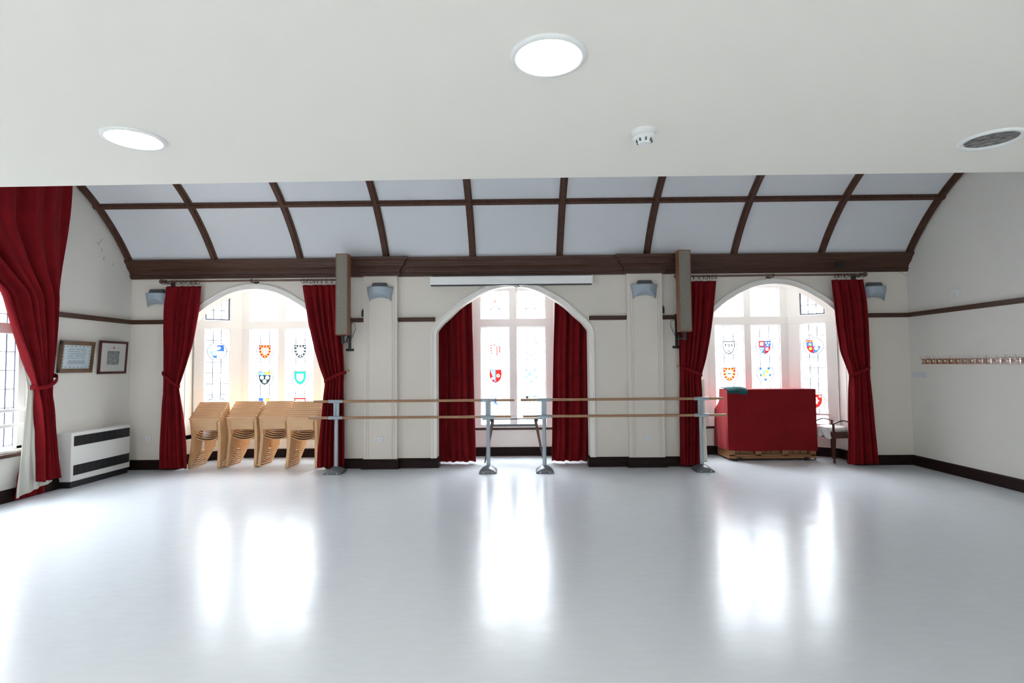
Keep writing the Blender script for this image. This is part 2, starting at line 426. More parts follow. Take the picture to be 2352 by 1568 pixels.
# ---- stained glass shields
def clip(poly, conv):
    out = poly
    n = len(conv)
    for i in range(n):
        a = conv[i]; c = conv[(i + 1) % n]; inp = out; out = []
        if not inp: return []
        def side(p): return (c[0] - a[0]) * (p[1] - a[1]) - (c[1] - a[1]) * (p[0] - a[0])
        for j in range(len(inp)):
            p = inp[j]; q = inp[(j + 1) % len(inp)]; sp = side(p); sq = side(q)
            if sp >= 0: out.append(p)
            if (sp > 0 and sq < 0) or (sp < 0 and sq > 0):
                t = sp / (sp - sq); out.append((p[0] + t * (q[0] - p[0]), p[1] + t * (q[1] - p[1])))
    return out
def shield(k=1.0, dz=0):
    right = [(.102, .100), (.102, .02), (.096, -.025), (.080, -.065), (.052, -.098), (0, -.125)]
    left = [(-x, z) for x, z in right[:-1]]
    pts = [(0, -.125)] + right[-2::-1] + left
    return [(x * k, z * k + dz) for x, z in pts]     # ccw starting at tip
def rect(x0, x1, z0, z1): return [(x0, z0), (x1, z0), (x1, z1), (x0, z1)]
def disc(cx, cz, r, n=14): return [(cx + r * math.cos(2 * PI * i / n), cz + r * math.sin(2 * PI * i / n)) for i in range(n)]
def poly_design(kind):
    "list of (colour, polygon, layer)"
    S0 = shield(); S1 = shield(.62, .0); o = []
    def A(c, p, l, cl=S0):
        p = clip(p, cl)
        if len(p) > 2: o.append((c, p, l))
    full = rect(-.2, .2, -.2, .2)
    def border_dots(c, r=.014):
        for (x, z) in [(-.078, .078), (-.026, .082), (.026, .082), (.078, .078), (.082, .02), (.074, -.035), (.042, -.08), (-.042, -.08), (-.074, -.035), (-.082, .02), (0, -.1)]:
            A(c, disc(x, z, r), 1)
    if kind == 'paly':
        A('red', full, 0); border_dots('gold'); A('white', full, 1, S1)
        for i in range(4): A('orange', rect(-.048 + i * .028, -.034 + i * .028, -.1, .06), 2, S1)
    elif kind == 'roundels':
        A('black', rect(-.2, .2, -.2, .045), 0); A('lblue', rect(-.2, 0, .045, .2), 0); A('gold', rect(0, .2, .045, .2), 0)
        A('blue', rect(-.004, .004, .04, .2), 1); A('blue', rect(-.1, .1, .04, .048), 1)
        for x, z in ((-.05, 0), (.046, 0), (-.002, -.066)): A('white', disc(x, z, .034), 2)
    elif kind == 'chevrons':
        A('black', full, 0)
        border_dots('white', .013); A('white', full, 1, S1)
        for i in range(3):
            z = .035 - i * .032
            A('gold', [(-.06, z - .025), (-.033, z), (-.006, z - .025), (-.006, z - .012), (-.033, z + .013), (-.06, z - .012)][::1], 2, S1)
        A('red', rect(.026, .034, -.1, .1), 2, S1); A('red', rect(0, .07, .0, .008), 2, S1)
    elif kind == 'green':
        A('green', full, 0); A('white', full, 1, S1); A('red', rect(-.1, .1, -.012, -.004), 2, S1); A('red', rect(-.026, -.016, -.1, -.008), 2, S1)
        A('pale', rect(.012, .018, -.1, -.008), 2, S1)
    elif kind == 'dragon':
        A('white', full, 0); A('blue', rect(0, .2, 0, .2), 1); A('lblue', rect(-.2, 0, -.2, 0), 1)
        A('white', disc(.03, .055, .026), 2); A('white', rect(.0, .04, .03, .06), 2); A('white', disc(-.04, -.05, .03), 2)
        A('blue', rect(-.09, 0, -.11, -.075), 2)
        A('pgold', [(-.02, .03), (.035, .02), (.01, .06)], 3); A('pgold', [(-.03, -.05), (.03, -.03), (-.0, -.01)], 3)
    elif kind == 'outline':
        A('pale', full, 0); A('white', shield(.86), 1)
    elif kind == 'bluegold':
        A('white', full, 0); A('blue', rect(-.1, -.02, .04, .2), 1); A('gold', rect(.02, .09, .02, .2), 1); A('blue', rect(.03, .1, -.1, 0), 1)
    elif kind == 'redwhite':
        A('red', full, 0); A('white', shield(.8), 1); A('orange', rect(-.04, .04, -.05, .05), 2)
    elif kind == 'flames':
        A('white', full, 0)
        for i in range(4): z = .065 - i * .045; A('red', [(-.09, z - .012), (-.03, z - .004), (-.09, z + .016)], 1)
        A('red', rect(.022, .040, -.12, .055), 1); A('red', rect(.064, .086, -.06, .055), 1); A('blue', rect(-.003, .003, -.12, .09), 1); A('lblue', rect(.0, .1, .055, .07), 1); A('red', rect(-.025, -.004, .06, .09), 1)
    elif kind == 'faint':
        A('pale', full, 0); A('white', shield(.88), 1); A('pgreen', disc(-.075, -.06, .02), 2); A('pgold', disc(0, 0, .008), 2); A('pgreen', rect(-.003, .003, -.12, .09), 2)
    elif kind == 'diagonal':
        A('red', full, 0); A('lblue', [(-.1, .11), (-.012, -.1), (-.006, -.1), (-.006, .11)], 1); A('blue', rect(-.006, .006, -.13, .11), 2)
        A('pgold', disc(.046, 0, .032), 1); A('red', disc(.046, 0, .012), 2); A('white', disc(-.055, -.05, .022), 2)
    elif kind in ('compony', 'compony2'):
        A('white', full, 0)
        for i, (x, z) in enumerate([(-.085, .085), (-.028, .085), (.06, .085), (.088, .03), (.083, -.03), (.05, -.08), (0, -.11), (-.05, -.08), (-.083, -.03), (-.09, .03)]):
            if i % 2 == 0: A('blue' if kind == 'compony2' else 'lblue', rect(x - .022, x + .022, z - .022, z + .022), 1)
        A('white', full, 2, S1); A('pgold' if kind == 'compony' else 'gold', rect(0, .1, 0, .1), 3, S1); A('lblue', rect(-.1, 0, 0, .1), 3, S1); A('pgold' if kind == 'compony' else 'gold', rect(-.1, 0, -.1, 0), 3, S1)
        A('blue', rect(-.003, .003, -.1, .1), 4, S1); A('blue', rect(-.1, .1, -.003, .003), 4, S1)
    elif kind == 'bluelion':
        A('pale', full, 0); A('white', shield(.92), 1)
        A('blue', [(-.03, -.02), (.01, -.03), (.02, .04), (-.02, .05)], 2); A('blue', [(-.02, .05), (.01, .045), (.02, .075), (-.01, .08)], 2)
        A('blue', [(.0, -.03), (.05, -.06), (.055, -.05), (.015, -.01)], 2); A('blue', [(-.03, -.02), (-.05, -.06), (-.035, -.06), (-.015, -.02)], 2)
    elif kind == 'piles':
        A('white', full, 0); A('pgreen', [(-.07, .1), (.0, -.11), (-.02, .1)][::1], 1); A('lblue', [(.02, .1), (.045, -.075), (.08, .1)][::1], 1); A('black', rect(-.1, -.06, .06, .1), 1)
    elif kind == 'crescent':
        A('black', full, 0); A('white', shield(.90), 1); A('black', shield(.66, .0), 2); A('white', disc(0, -.005, .058, 20), 3); A('white', rect(-.08, .08, .05, .08), 3)
        A('black', disc(0, .028, .024, 18), 4); A('white', disc(-.004, .026, .010), 5)
    elif kind == 'escutcheon':
        A('red', full, 0); border_dots('gold', .016); A('white', full, 2, S1); A('pgreen', rect(-.1, .1, -.02, .018), 3, S1); A('black', rect(-.03, .03, -.004, .008), 4, S1)
    elif kind == 'quarter':
        A('red', rect(-.2, 0, 0, .2), 0); A('blue', rect(0, .2, 0, .2), 0); A('blue', rect(-.2, 0, -.2, 0), 0); A('red', rect(0, .2, -.2, 0), 0)
        A('white', rect(-.080, -.022, .022, .080), 1); A('white', rect(.02, .065, -.065, -.015), 1)
        for x, z in ((.028, .07), (.076, .07), (.052, .03), (-.07, -.03), (-.03, -.03), (-.05, -.065)): A('pale', disc(x, z, .016), 1)
    elif kind == 'quarter2':
        A('blue', rect(-.2, 0, 0, .2), 0); A('white', rect(0, .2, 0, .2), 0); A('red', rect(-.2, 0, -.2, 0), 0); A('blue', rect(0, .2, -.2, 0), 0)
        A('red', rect(-.11, 0, .066, .2), 1)
        for x in (-.082, -.048, -.014): A('gold', rect(x - .01, x + .01, .072, .094), 2)
        A('gold', disc(-.05, .03, .02), 2); A('gold', disc(-.045, -.042, .026), 2); A('pale', disc(.045, -.04, .032), 2)
        for z in (.06, .035, .012): A('gold', rect(.01, .1, z - .005, z + .006), 1)
    elif kind == 'monogram':
        A('black', rect(-.2, -.01, -.2, .2), 0); A('red', rect(-.01, .2, -.2, .2), 0)
        star = []
        for i in range(14):
            a = 2 * PI * i / 14; r = .075 if i % 2 == 0 else .05; star.append((-.01 + r * math.cos(a), r * math.sin(a)))
        for i in range(14): A('white', [(-.01, 0), star[i], star[(i + 1) % 14]], 1)
        A('white', disc(.075, .075, .017), 2); A('white', disc(0, -.098, .014), 2)
        for q in ([(-.045, -.03), (-.038, -.03), (-.018, .04), (-.024, .04)], [(-.018, .04), (-.012, .04), (.004, -.03), (-.003, -.03)], rect(-.035, -.005, -.012, -.005)): A('black', q, 3)
        for q in (rect(.012, .032, .03, .036), rect(.012, .018, .003, .03), rect(.012, .034, 0, .006), rect(.028, .034, -.03, 0), rect(.012, .034, -.034, -.028)): A('black', q, 3)
    elif kind == 'upperA':
        A('white', full, 0); A('pgold', rect(-.09, .09, .02, .07), 1); A('pink', disc(0, .0, .03), 2); A('lblue', rect(-.06, .06, -.09, -.075), 1)
    elif kind == 'upperB':
        A('white', full, 0); A('pale', rect(-.08, .08, .04, .06), 1); A('pale', rect(-.05, .05, -.09, -.08), 1)
    return o

def light(root, T, t0, t1, z0, z1, rows, cols, roundels, dark_frame=False, lead=.0075):
    "one leaded light: glass sheet, cames and shields; T maps (t, n, z) to the room, n towards the room is negative"
    g = MB(T); g.box(t0 - .01, t1 + .01, -.003, .003, z0 - .01, z1 + .01); g.build('glass_pane', 'g', root)
    l = MB(T); R = .151; h = lead / 2
    tm = (t0 + t1) / 2
    def seg(a, b2, fixed, horiz):
        # subtract roundel discs from a grid line
        cuts = []
        for (zc, kd) in roundels:
            dd = abs(fixed - (zc if horiz else tm))
            if dd < R:
                hl = math.sqrt(R * R - dd * dd); cc = tm if horiz else zc; cuts.append((cc - hl, cc + hl))
        cuts.sort(); x = a
        for c0, c1 in cuts + [(b2, b2 + 1)]:
            e = min(c0, b2)
            if e > x + .005:
                if horiz: l.box(x, e, -.006, .006, fixed - h, fixed + h)
                else: l.box(fixed - h, fixed + h, -.006, .006, x, e)
            x = max(x, c1)
    for z in rows: seg(t0, t1, z, True)
    for t in cols: seg(z0, z1, t, False)
    for zc, kd in roundels:
        for r in (R, .122):
            n = 36; hh = h * (1.0 if r == R else .45); A1 = []; rs = []
            for i in range(n):
                a = 2 * PI * i / n; ca, sa = math.cos(a), math.sin(a)
                rs.append([(tm + (r + dr) * ca, yy, zc + (r + dr) * sa) for dr, yy in ((-hh, -.006), (hh, -.006), (hh, .006), (-hh, .006))])
            l.rings(rs, loop=True)
        for i in range(10):
            a = 2 * PI * (i + .5) / 10; ca, sa = math.cos(a), math.sin(a)
            p0 = (tm + .122 * ca, 0, zc + .122 * sa); p1 = (tm + R * ca, 0, zc + R * sa); l.tube([p0, p1], .003, 4)
        # shield outline
        so = shield(1.03)
        l.tube([(tm + x, 0, zc + z) for x, z in so], .0042, 4, loop=True)
    l.build('lead_came', 'lead', root)
    if dark_frame:
        fmb = MB(T); w = .018
        fmb.box(t0, t1, -.02, .01, z0, z0 + w); fmb.box(t0, t1, -.02, .01, z1 - w, z1); fmb.box(t0, t0 + w, -.02, .01, z0, z1); fmb.box(t1 - w, t1, -.02, .01, z0, z1)
        fmb.build('casement_frame', 'lead', root)
    for zc, kd in roundels:
        ds = poly_design(kd); cs = []
        for c, p, ly in ds:
            if c not in cs: cs.append(c)
        # white base shapes stay clear: cut lower layers by painting only the topmost colour (layers sit in front of one another)
        b = MB(T)
        top = flatten(ds)
        for c, p in top:
            b.cur = cs.index(c)
            b.add([(tm + x, -.005, zc + z) for x, z in p], [tuple(range(len(p)))])
        b.build('stained_glass_shield', ['sg_' + c for c in cs], root)

def subtract(poly, conv):
    "polygon minus a convex ccw polygon, as a list of pieces"
    pieces = []; rest = poly
    n = len(conv)
    for i in range(n):
        a = conv[i]; c = conv[(i + 1) % n]
        # outside half-plane of this edge
        dx, dz = c[0] - a[0], c[1] - a[1]
        if abs(dx) + abs(dz) < 1e-9: continue
        L_ = math.hypot(dx, dz); ux, uz = dx / L_, dz / L_; nx, nz = -uz, ux
        A0 = (a[0] - ux * 5, a[1] - uz * 5); A1 = (a[0] + ux * 5, a[1] + uz * 5)
        inside = [A0, A1, (A1[0] + nx * 5, A1[1] + nz * 5), (A0[0] + nx * 5, A0[1] + nz * 5)]
        outside = [A1, A0, (A0[0] - nx * 5, A0[1] - nz * 5), (A1[0] - nx * 5, A1[1] - nz * 5)]
        o = clip(rest, outside)
        if len(o) > 2: pieces.append(o)
        rest = clip(rest, inside)
        if len(rest) < 3: break
    return pieces
def area(p): return .5 * sum(p[i][0] * p[(i + 1) % len(p)][1] - p[(i + 1) % len(p)][0] * p[i][1] for i in range(len(p)))
def convex(p):
    n = len(p); return all((p[(i + 1) % n][0] - p[i][0]) * (p[(i + 2) % n][1] - p[(i + 1) % n][1]) - (p[(i + 1) % n][1] - p[i][1]) * (p[(i + 2) % n][0] - p[(i + 1) % n][0]) > -1e-7 for i in range(n))
def flatten(ds):
    cur = []
    for c, p, ly in sorted(ds, key=lambda q: q[2]):
        if area(p) < 0: p = p[::-1]
        new = []
        if convex(p):
            for c2, q in cur:
                for r in subtract(q, p):
                    if abs(area(r)) > 2e-7: new.append((c2, r))
            cur = new
        if c != 'white': cur.append((c, p))
    return cur

ROWS = [.751, .940, 1.129, 1.318, 1.507, 1.696, 1.885, 2.074]
UROWS = [2.60, 2.78]
def bay_window(n, c, front, cant, uppers):
    root = bpy.data.objects.new('window_%d' % n, None); COL.objects.link(root); root['kind'] = 'structure'
    root.location = (c, 9.85, .5)
    Z0 = -.5
    fr = MB()
    def frame(T, posts, lo=.555, hi=2.93):
        fr.T = T
        for a, e in posts: fr.box(a, e, -.06, .06, 0 + .5 + Z0, 3.0 + Z0)
        a, e = posts[0][0], posts[-1][1]
        for z0, z1, dd in ((.50, lo, .0), (2.28, 2.42, .012), (hi, 3.0, 0)): fr.box(a, e, -.055 - dd, .055, z0 + Z0, z1 + Z0)
        # inner mould strips round each light
        for (a0, a1), (b0, b1) in zip(posts[:-1], posts[1:]):
            for z0, z1 in ((lo, 2.28), (2.42, hi)):
                fr.box(a1, a1 + .012, -.03, .03, z0 + Z0, z1 + Z0); fr.box(b0 - .012, b0, -.03, .03, z0 + Z0, z1 + Z0)
                fr.box(a1, b0, -.03, .03, z0 + Z0, z0 + .012 + Z0); fr.box(a1, b0, -.03, .03, z1 - .012 + Z0, z1 + Z0)
    Tc = Matrix.Identity(4)
    frame(Tc, [(-.74, -.575), (-.06, .06), (.575, .74)])
    ang = math.atan2(.43, .615)
    TR = T3((.73, 0, 0)) @ Matrix.Rotation(-ang, 4, 'Z')
    frame(TR, [(0, .20), (.60, .75)])
    TL = T3((-.73, 0, 0)) @ Matrix.Rotation(ang, 4, 'Z')
    frame(TL, [(-.75, -.60), (-.20, 0)])
    fr.T = None
    fr.build('window_frame', 'white', root, bevel=.004)
    zz = lambda L_: [z + Z0 for z in L_]
    def rz(rl): return [(z + Z0, k) for z, k in rl]
    for (t0, t1), rd, up in zip(((-.563, -.072), (.072, .563)), front, uppers):
        w = (t1 - t0) / 3
        light(root, Tc, t0, t1, .567 + Z0, 2.268 + Z0, zz(ROWS), [t0 + w, t1 - w], rz(rd))
        light(root, Tc, t0, t1, 2.432 + Z0, 2.918 + Z0, zz(UROWS), [] if not up else [t0 + w, t1 - w], rz(up))
    for T, (t0, t1), rd in ((TL, (-.588, -.212), cant[0]), (TR, (.212, .588), cant[1])):
        w = (t1 - t0) / 3
        light(root, T, t0, t1, .567 + Z0, 2.268 + Z0, zz(ROWS), [t0 + w, t1 - w], rz(rd), lead=.010)
        light(root, T, t0, t1, 2.432 + Z0, 2.918 + Z0, zz(UROWS), [t0 + w, t1 - w], [], dark_frame=True, lead=.010)
        bar = MB(T); bar.box(t0 - .05, t1 + .05, -.075, -.055, .70 + Z0, .735 + Z0); bar.build('safety_bar', 'white', root)
    return root
z1, z2, z3 = 1.885, 1.414, .943
bay_window(1, BAYS[0], [[(z1, 'paly'), (z2, 'roundels'), (z3, 'bluegold')], [(z1, 'chevrons'), (z2, 'green'), (z3, 'redwhite')]],
           [[(z1, 'dragon'), (z3, 'outline')], [(z1, 'outline')]], [[], []])
bay_window(2, BAYS[1], [[(z1, 'flames'), (z2, 'diagonal'), (z3, 'bluelion')], [(z1, 'faint'), (z2, 'compony'), (z3, 'piles')]],
           [[(z1, 'outline')], [(z1, 'outline')]], [[(2.74, 'upperA')], [(2.74, 'upperB')]])
bay_window(3, BAYS[2], [[(z1, 'crescent'), (z2, 'escutcheon'), (z3, 'outline')], [(z1, 'quarter'), (z2, 'compony2'), (z3, 'outline')]],
           [[(z1, 'outline')], [(z1, 'quarter2'), (z3, 'monogram')]], [[], []])

# left wall window (seen at the photo's left edge)
def left_window(n, y0, y1, za, zb, transom):
    root = bpy.data.objects.new('window_%d' % n, None); COL.objects.link(root); root['kind'] = 'structure'; root.location = (XL - .14, (y0 + y1) / 2, za)
    T = T3((-0, -(y0 + y1) / 2, -za))
    fr = MB(T); X0, X1 = -.05, .05
    posts = 4; W = (y1 - y0); pw = .10; lw = (W - pw * posts) / (posts - 1)
    fr.box(X0, X1, y0, y1, za, za + .07); fr.box(X1, X1 + .075, y0, y1, za, za + .035); fr.box(X0, X1, y0, y1, zb - .07, zb)
    if transom: fr.box(X0 - .01, X1 + .02, y0, y1, transom, transom + .13)
    for i in range(posts):
        a = y0 + i * (lw + pw); fr.box(X0, X1, a, a + pw, za, zb)
    fr.build('window_frame', 'white', root, bevel=.004)
    for i in range(posts - 1):
        a = y0 + pw + i * (lw + pw)
        g = MB(T); g.box(-.003, .003, a, a + lw, za + .06, zb - .06); g.build('glass_pane', 'g', root)
        l = MB(T); nc = max(2, round(lw / .115))
        for k in range(0, nc + 1): yy = a + lw * k / nc; l.box(-.005, .005, yy - .004, yy + .004, za + .06, zb - .06)
        z = za + .08
        while z < zb - .1: l.box(-.005, .005, a, a + lw, z - .004, z + .004); z += .232
        l.build('lead_came', 'lead', root)
    return root
r4 = left_window(4, LW[0], LW[1], LW[2], LW[3], 2.04)
bm_ = MB(T3((-(XL - .14), -(LW[0] + LW[1]) / 2, -LW[2])))
for z in (.915, 1.10): bm_.box(XL - .02, XL + .012, LW[0] - .02, LW[1] + .02, z - .018, z + .018)
bm_.build('safety_bar', 'white', r4)
left_window(5, -2.4, .6, .6, 2.3, None)  # unseen second window, added to let more daylight onto the near floor
b = MB(); b.box(XL - .10, XL + .045, LW[0] - .06, LW[1] + .06, .535, .58); struct(b.build('trim_%d' % tn, 'dark', bevel=.006)); tn += 1
# unseen rear windows, added behind the camera as daylight fill
for i, (a, e) in enumerate(HR):
    root = bpy.data.objects.new('window_%d' % (6 + i), None); COL.objects.link(root); root['kind'] = 'structure'; root.location = ((a + e) / 2, YB - .15, .5)
    w = (e - a) / 2; f = MB()
    f.box(-w, w, -.04, .04, 0, .06); f.box(-w, w, -.04, .04, 1.94, 2.0)
    for x in (-w + .03, 0, w - .03): f.box(x - .03, x + .03, -.04, .04, 0, 2)
    f.build('window_frame', 'white', root)
    g = MB(); g.box(-w, w, -.003, .003, 0, 2); g.build('glass_pane', 'g', root)

# ------------------------------------------------------------------ curtains
def interp(tab, y):
    "tab: list of (py, px) sorted; smooth-ish linear"
    if y <= tab[0][0]: return tab[0][1]
    for (a, p), (b2, q) in zip(tab[:-1], tab[1:]):
        if y <= b2:
            t = (y - a) / (b2 - a); return p + (q - p) * t
    return tab[-1][1]
def smoothtab(tab, lo, hi, n):
    ys = [lo + (hi - lo) * i / n for i in range(n + 1)]; raw = [interp(tab, y) for y in ys]
    for _ in range(3): raw = [raw[0]] + [(raw[i - 1] + 2 * raw[i] + raw[i + 1]) / 4 for i in range(1, n)] + [raw[-1]]
    return raw
def fold(u, nf, seed, v):
    w = 2 * PI * nf * (u + .018 * math.sin(3.1 * u * PI + seed) + .012 * math.sin(9 * v + seed))
    s_ = math.sin(w + .35 * math.sin(w)) * (.72 + .28 * math.sin(.41 * w + 2 * seed)) + .45 * math.sin(.53 * w + seed * 3.1) + .16 * math.sin(2.3 * w + seed * 1.7 + v * 2)
    return s_

def curtain_x(root, name, m, L, R, ztop, zbot, y, nf, amp, tie_z=None, seed=0, origin=(0, 0, 0), tie_amp=.6, parent=None, solid=.008):
    "sheet facing -y; L,R: functions of height giving the x of both edges"
    nz, nu = 90, nf * 10
    rs = []
    for i in range(nz + 1):
        v = i / nz; z = ztop + (zbot - ztop) * v
        xl, xr = L(z), R(z); row = []
        A = amp
        if tie_z is not None:
            A = amp * (1 - (1 - tie_amp) * math.exp(-((z - tie_z) / .16) ** 2))
        A *= .55 + .45 * min(1, v * 8)
        for j in range(nu + 1):
            u = j / nu
            dy = A * fold(u, nf, seed, v)
            row.append((xl + (xr - xl) * u - origin[0], y + dy - origin[1], z - origin[2]))
        rs.append(row)
    b = MB(); b.rings(rs, closed=False)
    return b.build(name, m, parent, smooth=True, auto=math.radians(80), solid=solid)

def edge_fn(pairs, y):
    "pairs of (px,py) along an edge -> x(z) at depth y"
    P = sorted([(at(px, py, y).z, at(px, py, y).x) for px, py in pairs])
    def f(z):
        def lin(zz):
            if zz <= P[0][0]: return P[0][1]
            for (a, p), (b2, q) in zip(P[:-1], P[1:]):
                if zz <= b2: return p + (q - p) * (zz - a) / (b2 - a)
            return P[-1][1]
        return (lin(z - .05) + 2 * lin(z) + lin(z + .05)) / 4
    return f
def c2(l): return [(340 + x / 3.0154, 600 + y / 3.0154) for x, y in l]
def c6(l): return [(1540 + x / 3.0154, 600 + y / 3.0154) for x, y in l]
CY = 8.63
ROD_Z = 2.955
def torus(c, R, r, axis='x', n=20, m=6):
    b = MB(); pts = []
    for i in range(n):
        a = 2 * PI * i / n
        q = (0, R * math.cos(a), R * math.sin(a)) if axis == 'x' else (R * math.cos(a), 0, R * math.sin(a))
        pts.append((c[0] + q[0], c[1] + q[1], c[2] + q[2]))
    b.tube(pts, r, m, loop=True); return b

ring_src = None
def bay_curtain(label, Lp, Rp, tie, nf, seed, rings, hookside, zb=.035):
    global ring_src
    Lf, Rf = edge_fn(Lp, CY), edge_fn(Rp, CY)
    x0 = (Lf(2) + Rf(2)) / 2; org = Vector((x0, CY, 0))
    t = thing('curtain', label, 'curtain', org, 0, 'tied back red curtains at the side bays')
    (ax, ay), (bx, by) = tie      # tie ends in pixels (wall side first, gathered edge second)
    A = at(ax, ay, CY); B = at(bx, by, CY)
    curtain_x(t, 'curtain_panel', 'curtain', Lf, Rf, 2.885, zb, CY, nf - 2, .048, tie_z=B.z, seed=seed, origin=org, parent=t)
    # tieback: flat band wrapped round the gathered cloth
    b = MB(); n = 26; rs = []
    xa, xb = A.x, B.x
    for i in range(n):
        a = 2 * PI * i / n; u = .5 - .5 * math.cos(a)
        x = xa + (xb - xa) * u; zc = A.z + (B.z - A.z) * (u ** 1.25); yy = CY - math.sin(a) * .070
        hw = .020 + .008 * math.sin(PI * u)
        x += (-.01 if xb < xa else .01) * (u > .98)
        rs.append([(x - org.x, yy - org.y, zc - hw), (x - org.x, yy - org.y, zc + hw)])
    b.rings(rs, closed=False, loop=True)
    b.build('tieback', 'curtain', t, smooth=True, solid=.010)
    # rings
    for k, u in enumerate(rings):
        xt = Lf(2.88) + (Rf(2.88) - Lf(2.88)) * u
        c = (xt - org.x, 8.57 - org.y, 2.940)
        if ring_src is None:
            o = torus((0, 0, 0), .032, .0045).build('curtain_ring', 'ring', t, smooth=True); ring_src = o
        else:
            o = ring_src.copy(); COL.objects.link(o); o.parent = t
        o.location = c; o.rotation_euler = (0, 0, random.uniform(-.7, .7))
    # brass hook on the wall
    hx = A.x + hookside * .012
    h = MB(); h.lathe([(.016, 0), (.016, -.008), (.006, -.010), (.006, -.03)], (0, D - .001, A.z + .02), 12, 'y')
    hk = [(0, D - .03 + .0, A.z + .02), (0, D - .08, A.z + .015), (0, D - .10, A.z + .03), (0, D - .10, A.z + .05)]
    h.tube(hk, .005, 8)
    h.T = None
    h.v = [v + Vector((hx, 0, 0)) for v in h.v]
    return h, A
Hk = []
Hk.append(bay_curtain('red velvet curtain tied back at the left edge of the left bay', c2([(120, 165), (100, 290), (98, 430), (100, 600), (106, 760), (105, 850), (95, 1000), (75, 1300), (70, 1430)]),
    c2([(370, 160), (355, 300), (335, 420), (310, 580), (270, 720), (235, 820), (215, 872), (225, 930), (240, 1050), (255, 1250), (265, 1410)]),
    c2([(100, 772), (213, 868)]), 8, .3, [.02, .10, .26, .42, .52, .58, .70, .78, .84, .90, .96], -1))
Hk.append(bay_curtain('red velvet curtain tied back behind the left column loudspeaker', c2([(1067, 150), (1085, 280), (1110, 440), (1150, 600), (1190, 740), (1226, 838), (1210, 950), (1195, 1100), (1175, 1300), (1170, 1410)]),
    c2([(1352, 145), (1352, 400), (1356, 600), (1364, 760), (1358, 850), (1360, 1000), (1362, 1250), (1364, 1410)]),
    c2([(1372, 768), (1226, 832)]), 8, 1.1, [.04, .09, .14, .19, .26, .33, .40, .50, .62, .75, .9], 1))
Hk.append(bay_curtain('red velvet curtain tied back behind the right column loudspeaker', c6([(62, 118), (60, 400), (62, 590), (68, 740), (70, 1000), (70, 1400)]),
    c6([(320, 115), (305, 260), (290, 400), (270, 540), (245, 680), (212, 800), (220, 900), (226, 1100), (214, 1400)]),
    c6([(66, 735), (214, 788)]), 8, 2.2, [.05, .2, .35, .5, .62, .70, .78, .86, .95], -1))
Hk.append(bay_curtain('red velvet curtain tied back at the right edge of the right bay', c6([(1115, 122), (1130, 260), (1150, 450), (1180, 620), (1215, 710), (1243, 785), (1238, 900), (1235, 1100), (1232, 1385)]),
    c6([(1330, 122), (1350, 280), (1362, 440), (1368, 600), (1375, 735), (1385, 900), (1400, 1100), (1415, 1250), (1430, 1400)]),
    c6([(1380, 735), (1245, 788)]), 8, 3.0, [.04, .10, .17, .24, .33, .42, .55, .7, .82, .94], 1))
hl = ['brass tieback hook on the wall left of the chair stacks', 'brass tieback hook on the wall below the left loudspeaker bracket',
      'brass tieback hook on the wall below the right loudspeaker bracket', 'brass tieback hook at the right edge of the right bay']
for (h, A), lb in zip(Hk, hl):
    o = h.build('tieback_hook', 'brass', None, smooth=True, loc=(h.v[0].x, D, A.z)); tag(o, lb, 'curtain hook', 'brass tieback hooks')
# cream lining showing beside the third curtain
b = None
cx = edge_fn(c6([(228, 1040), (228, 1385)]), CY + .05); cx2 = edge_fn(c6([(240, 1040), (256, 1385)]), CY + .05)
par = [o for o in bpy.data.objects if o.name.startswith('curtain') and o.get('label', '').endswith('behind the right column loudspeaker')][0]
curtain_x(None, 'curtain_lining', 'lining', lambda z: cx(z) - .10, cx2, 1.35, .07, CY + .055, 2, .010, seed=1, origin=par.location, parent=par, solid=.004)

# central bay curtains hanging straight
def c5(l): return [(960 + x / 3.136, 620 + y / 3.136) for x, y in l]
YC2 = 9.08
for lb, Lp, Rp, sd in (('straight red velvet curtain on the left side of the middle bay', [(110, 215), (112, 1370)], [(385, 100), (388, 215), (398, 600), (405, 900), (418, 1370)], .8),
                   ('straight red velvet curtain on the right side of the middle bay', [(987, 100), (985, 220), (975, 700), (968, 1000), (965, 1370)], [(1262, 220), (1262, 1370)], 4.1)):
    Lf, Rf = edge_fn(c5(Lp), YC2), edge_fn(c5(Rp), YC2); org = Vector(((Lf(1) + Rf(1)) / 2, YC2, 0))
    t = thing('curtain', lb, 'curtain', org, 0, 'straight red curtains in the middle bay')
    curtain_x(None, 'curtain_panel', 'curtain', Lf, Rf, 2.985, .035, YC2, 6, .055, seed=sd, origin=org, parent=t)

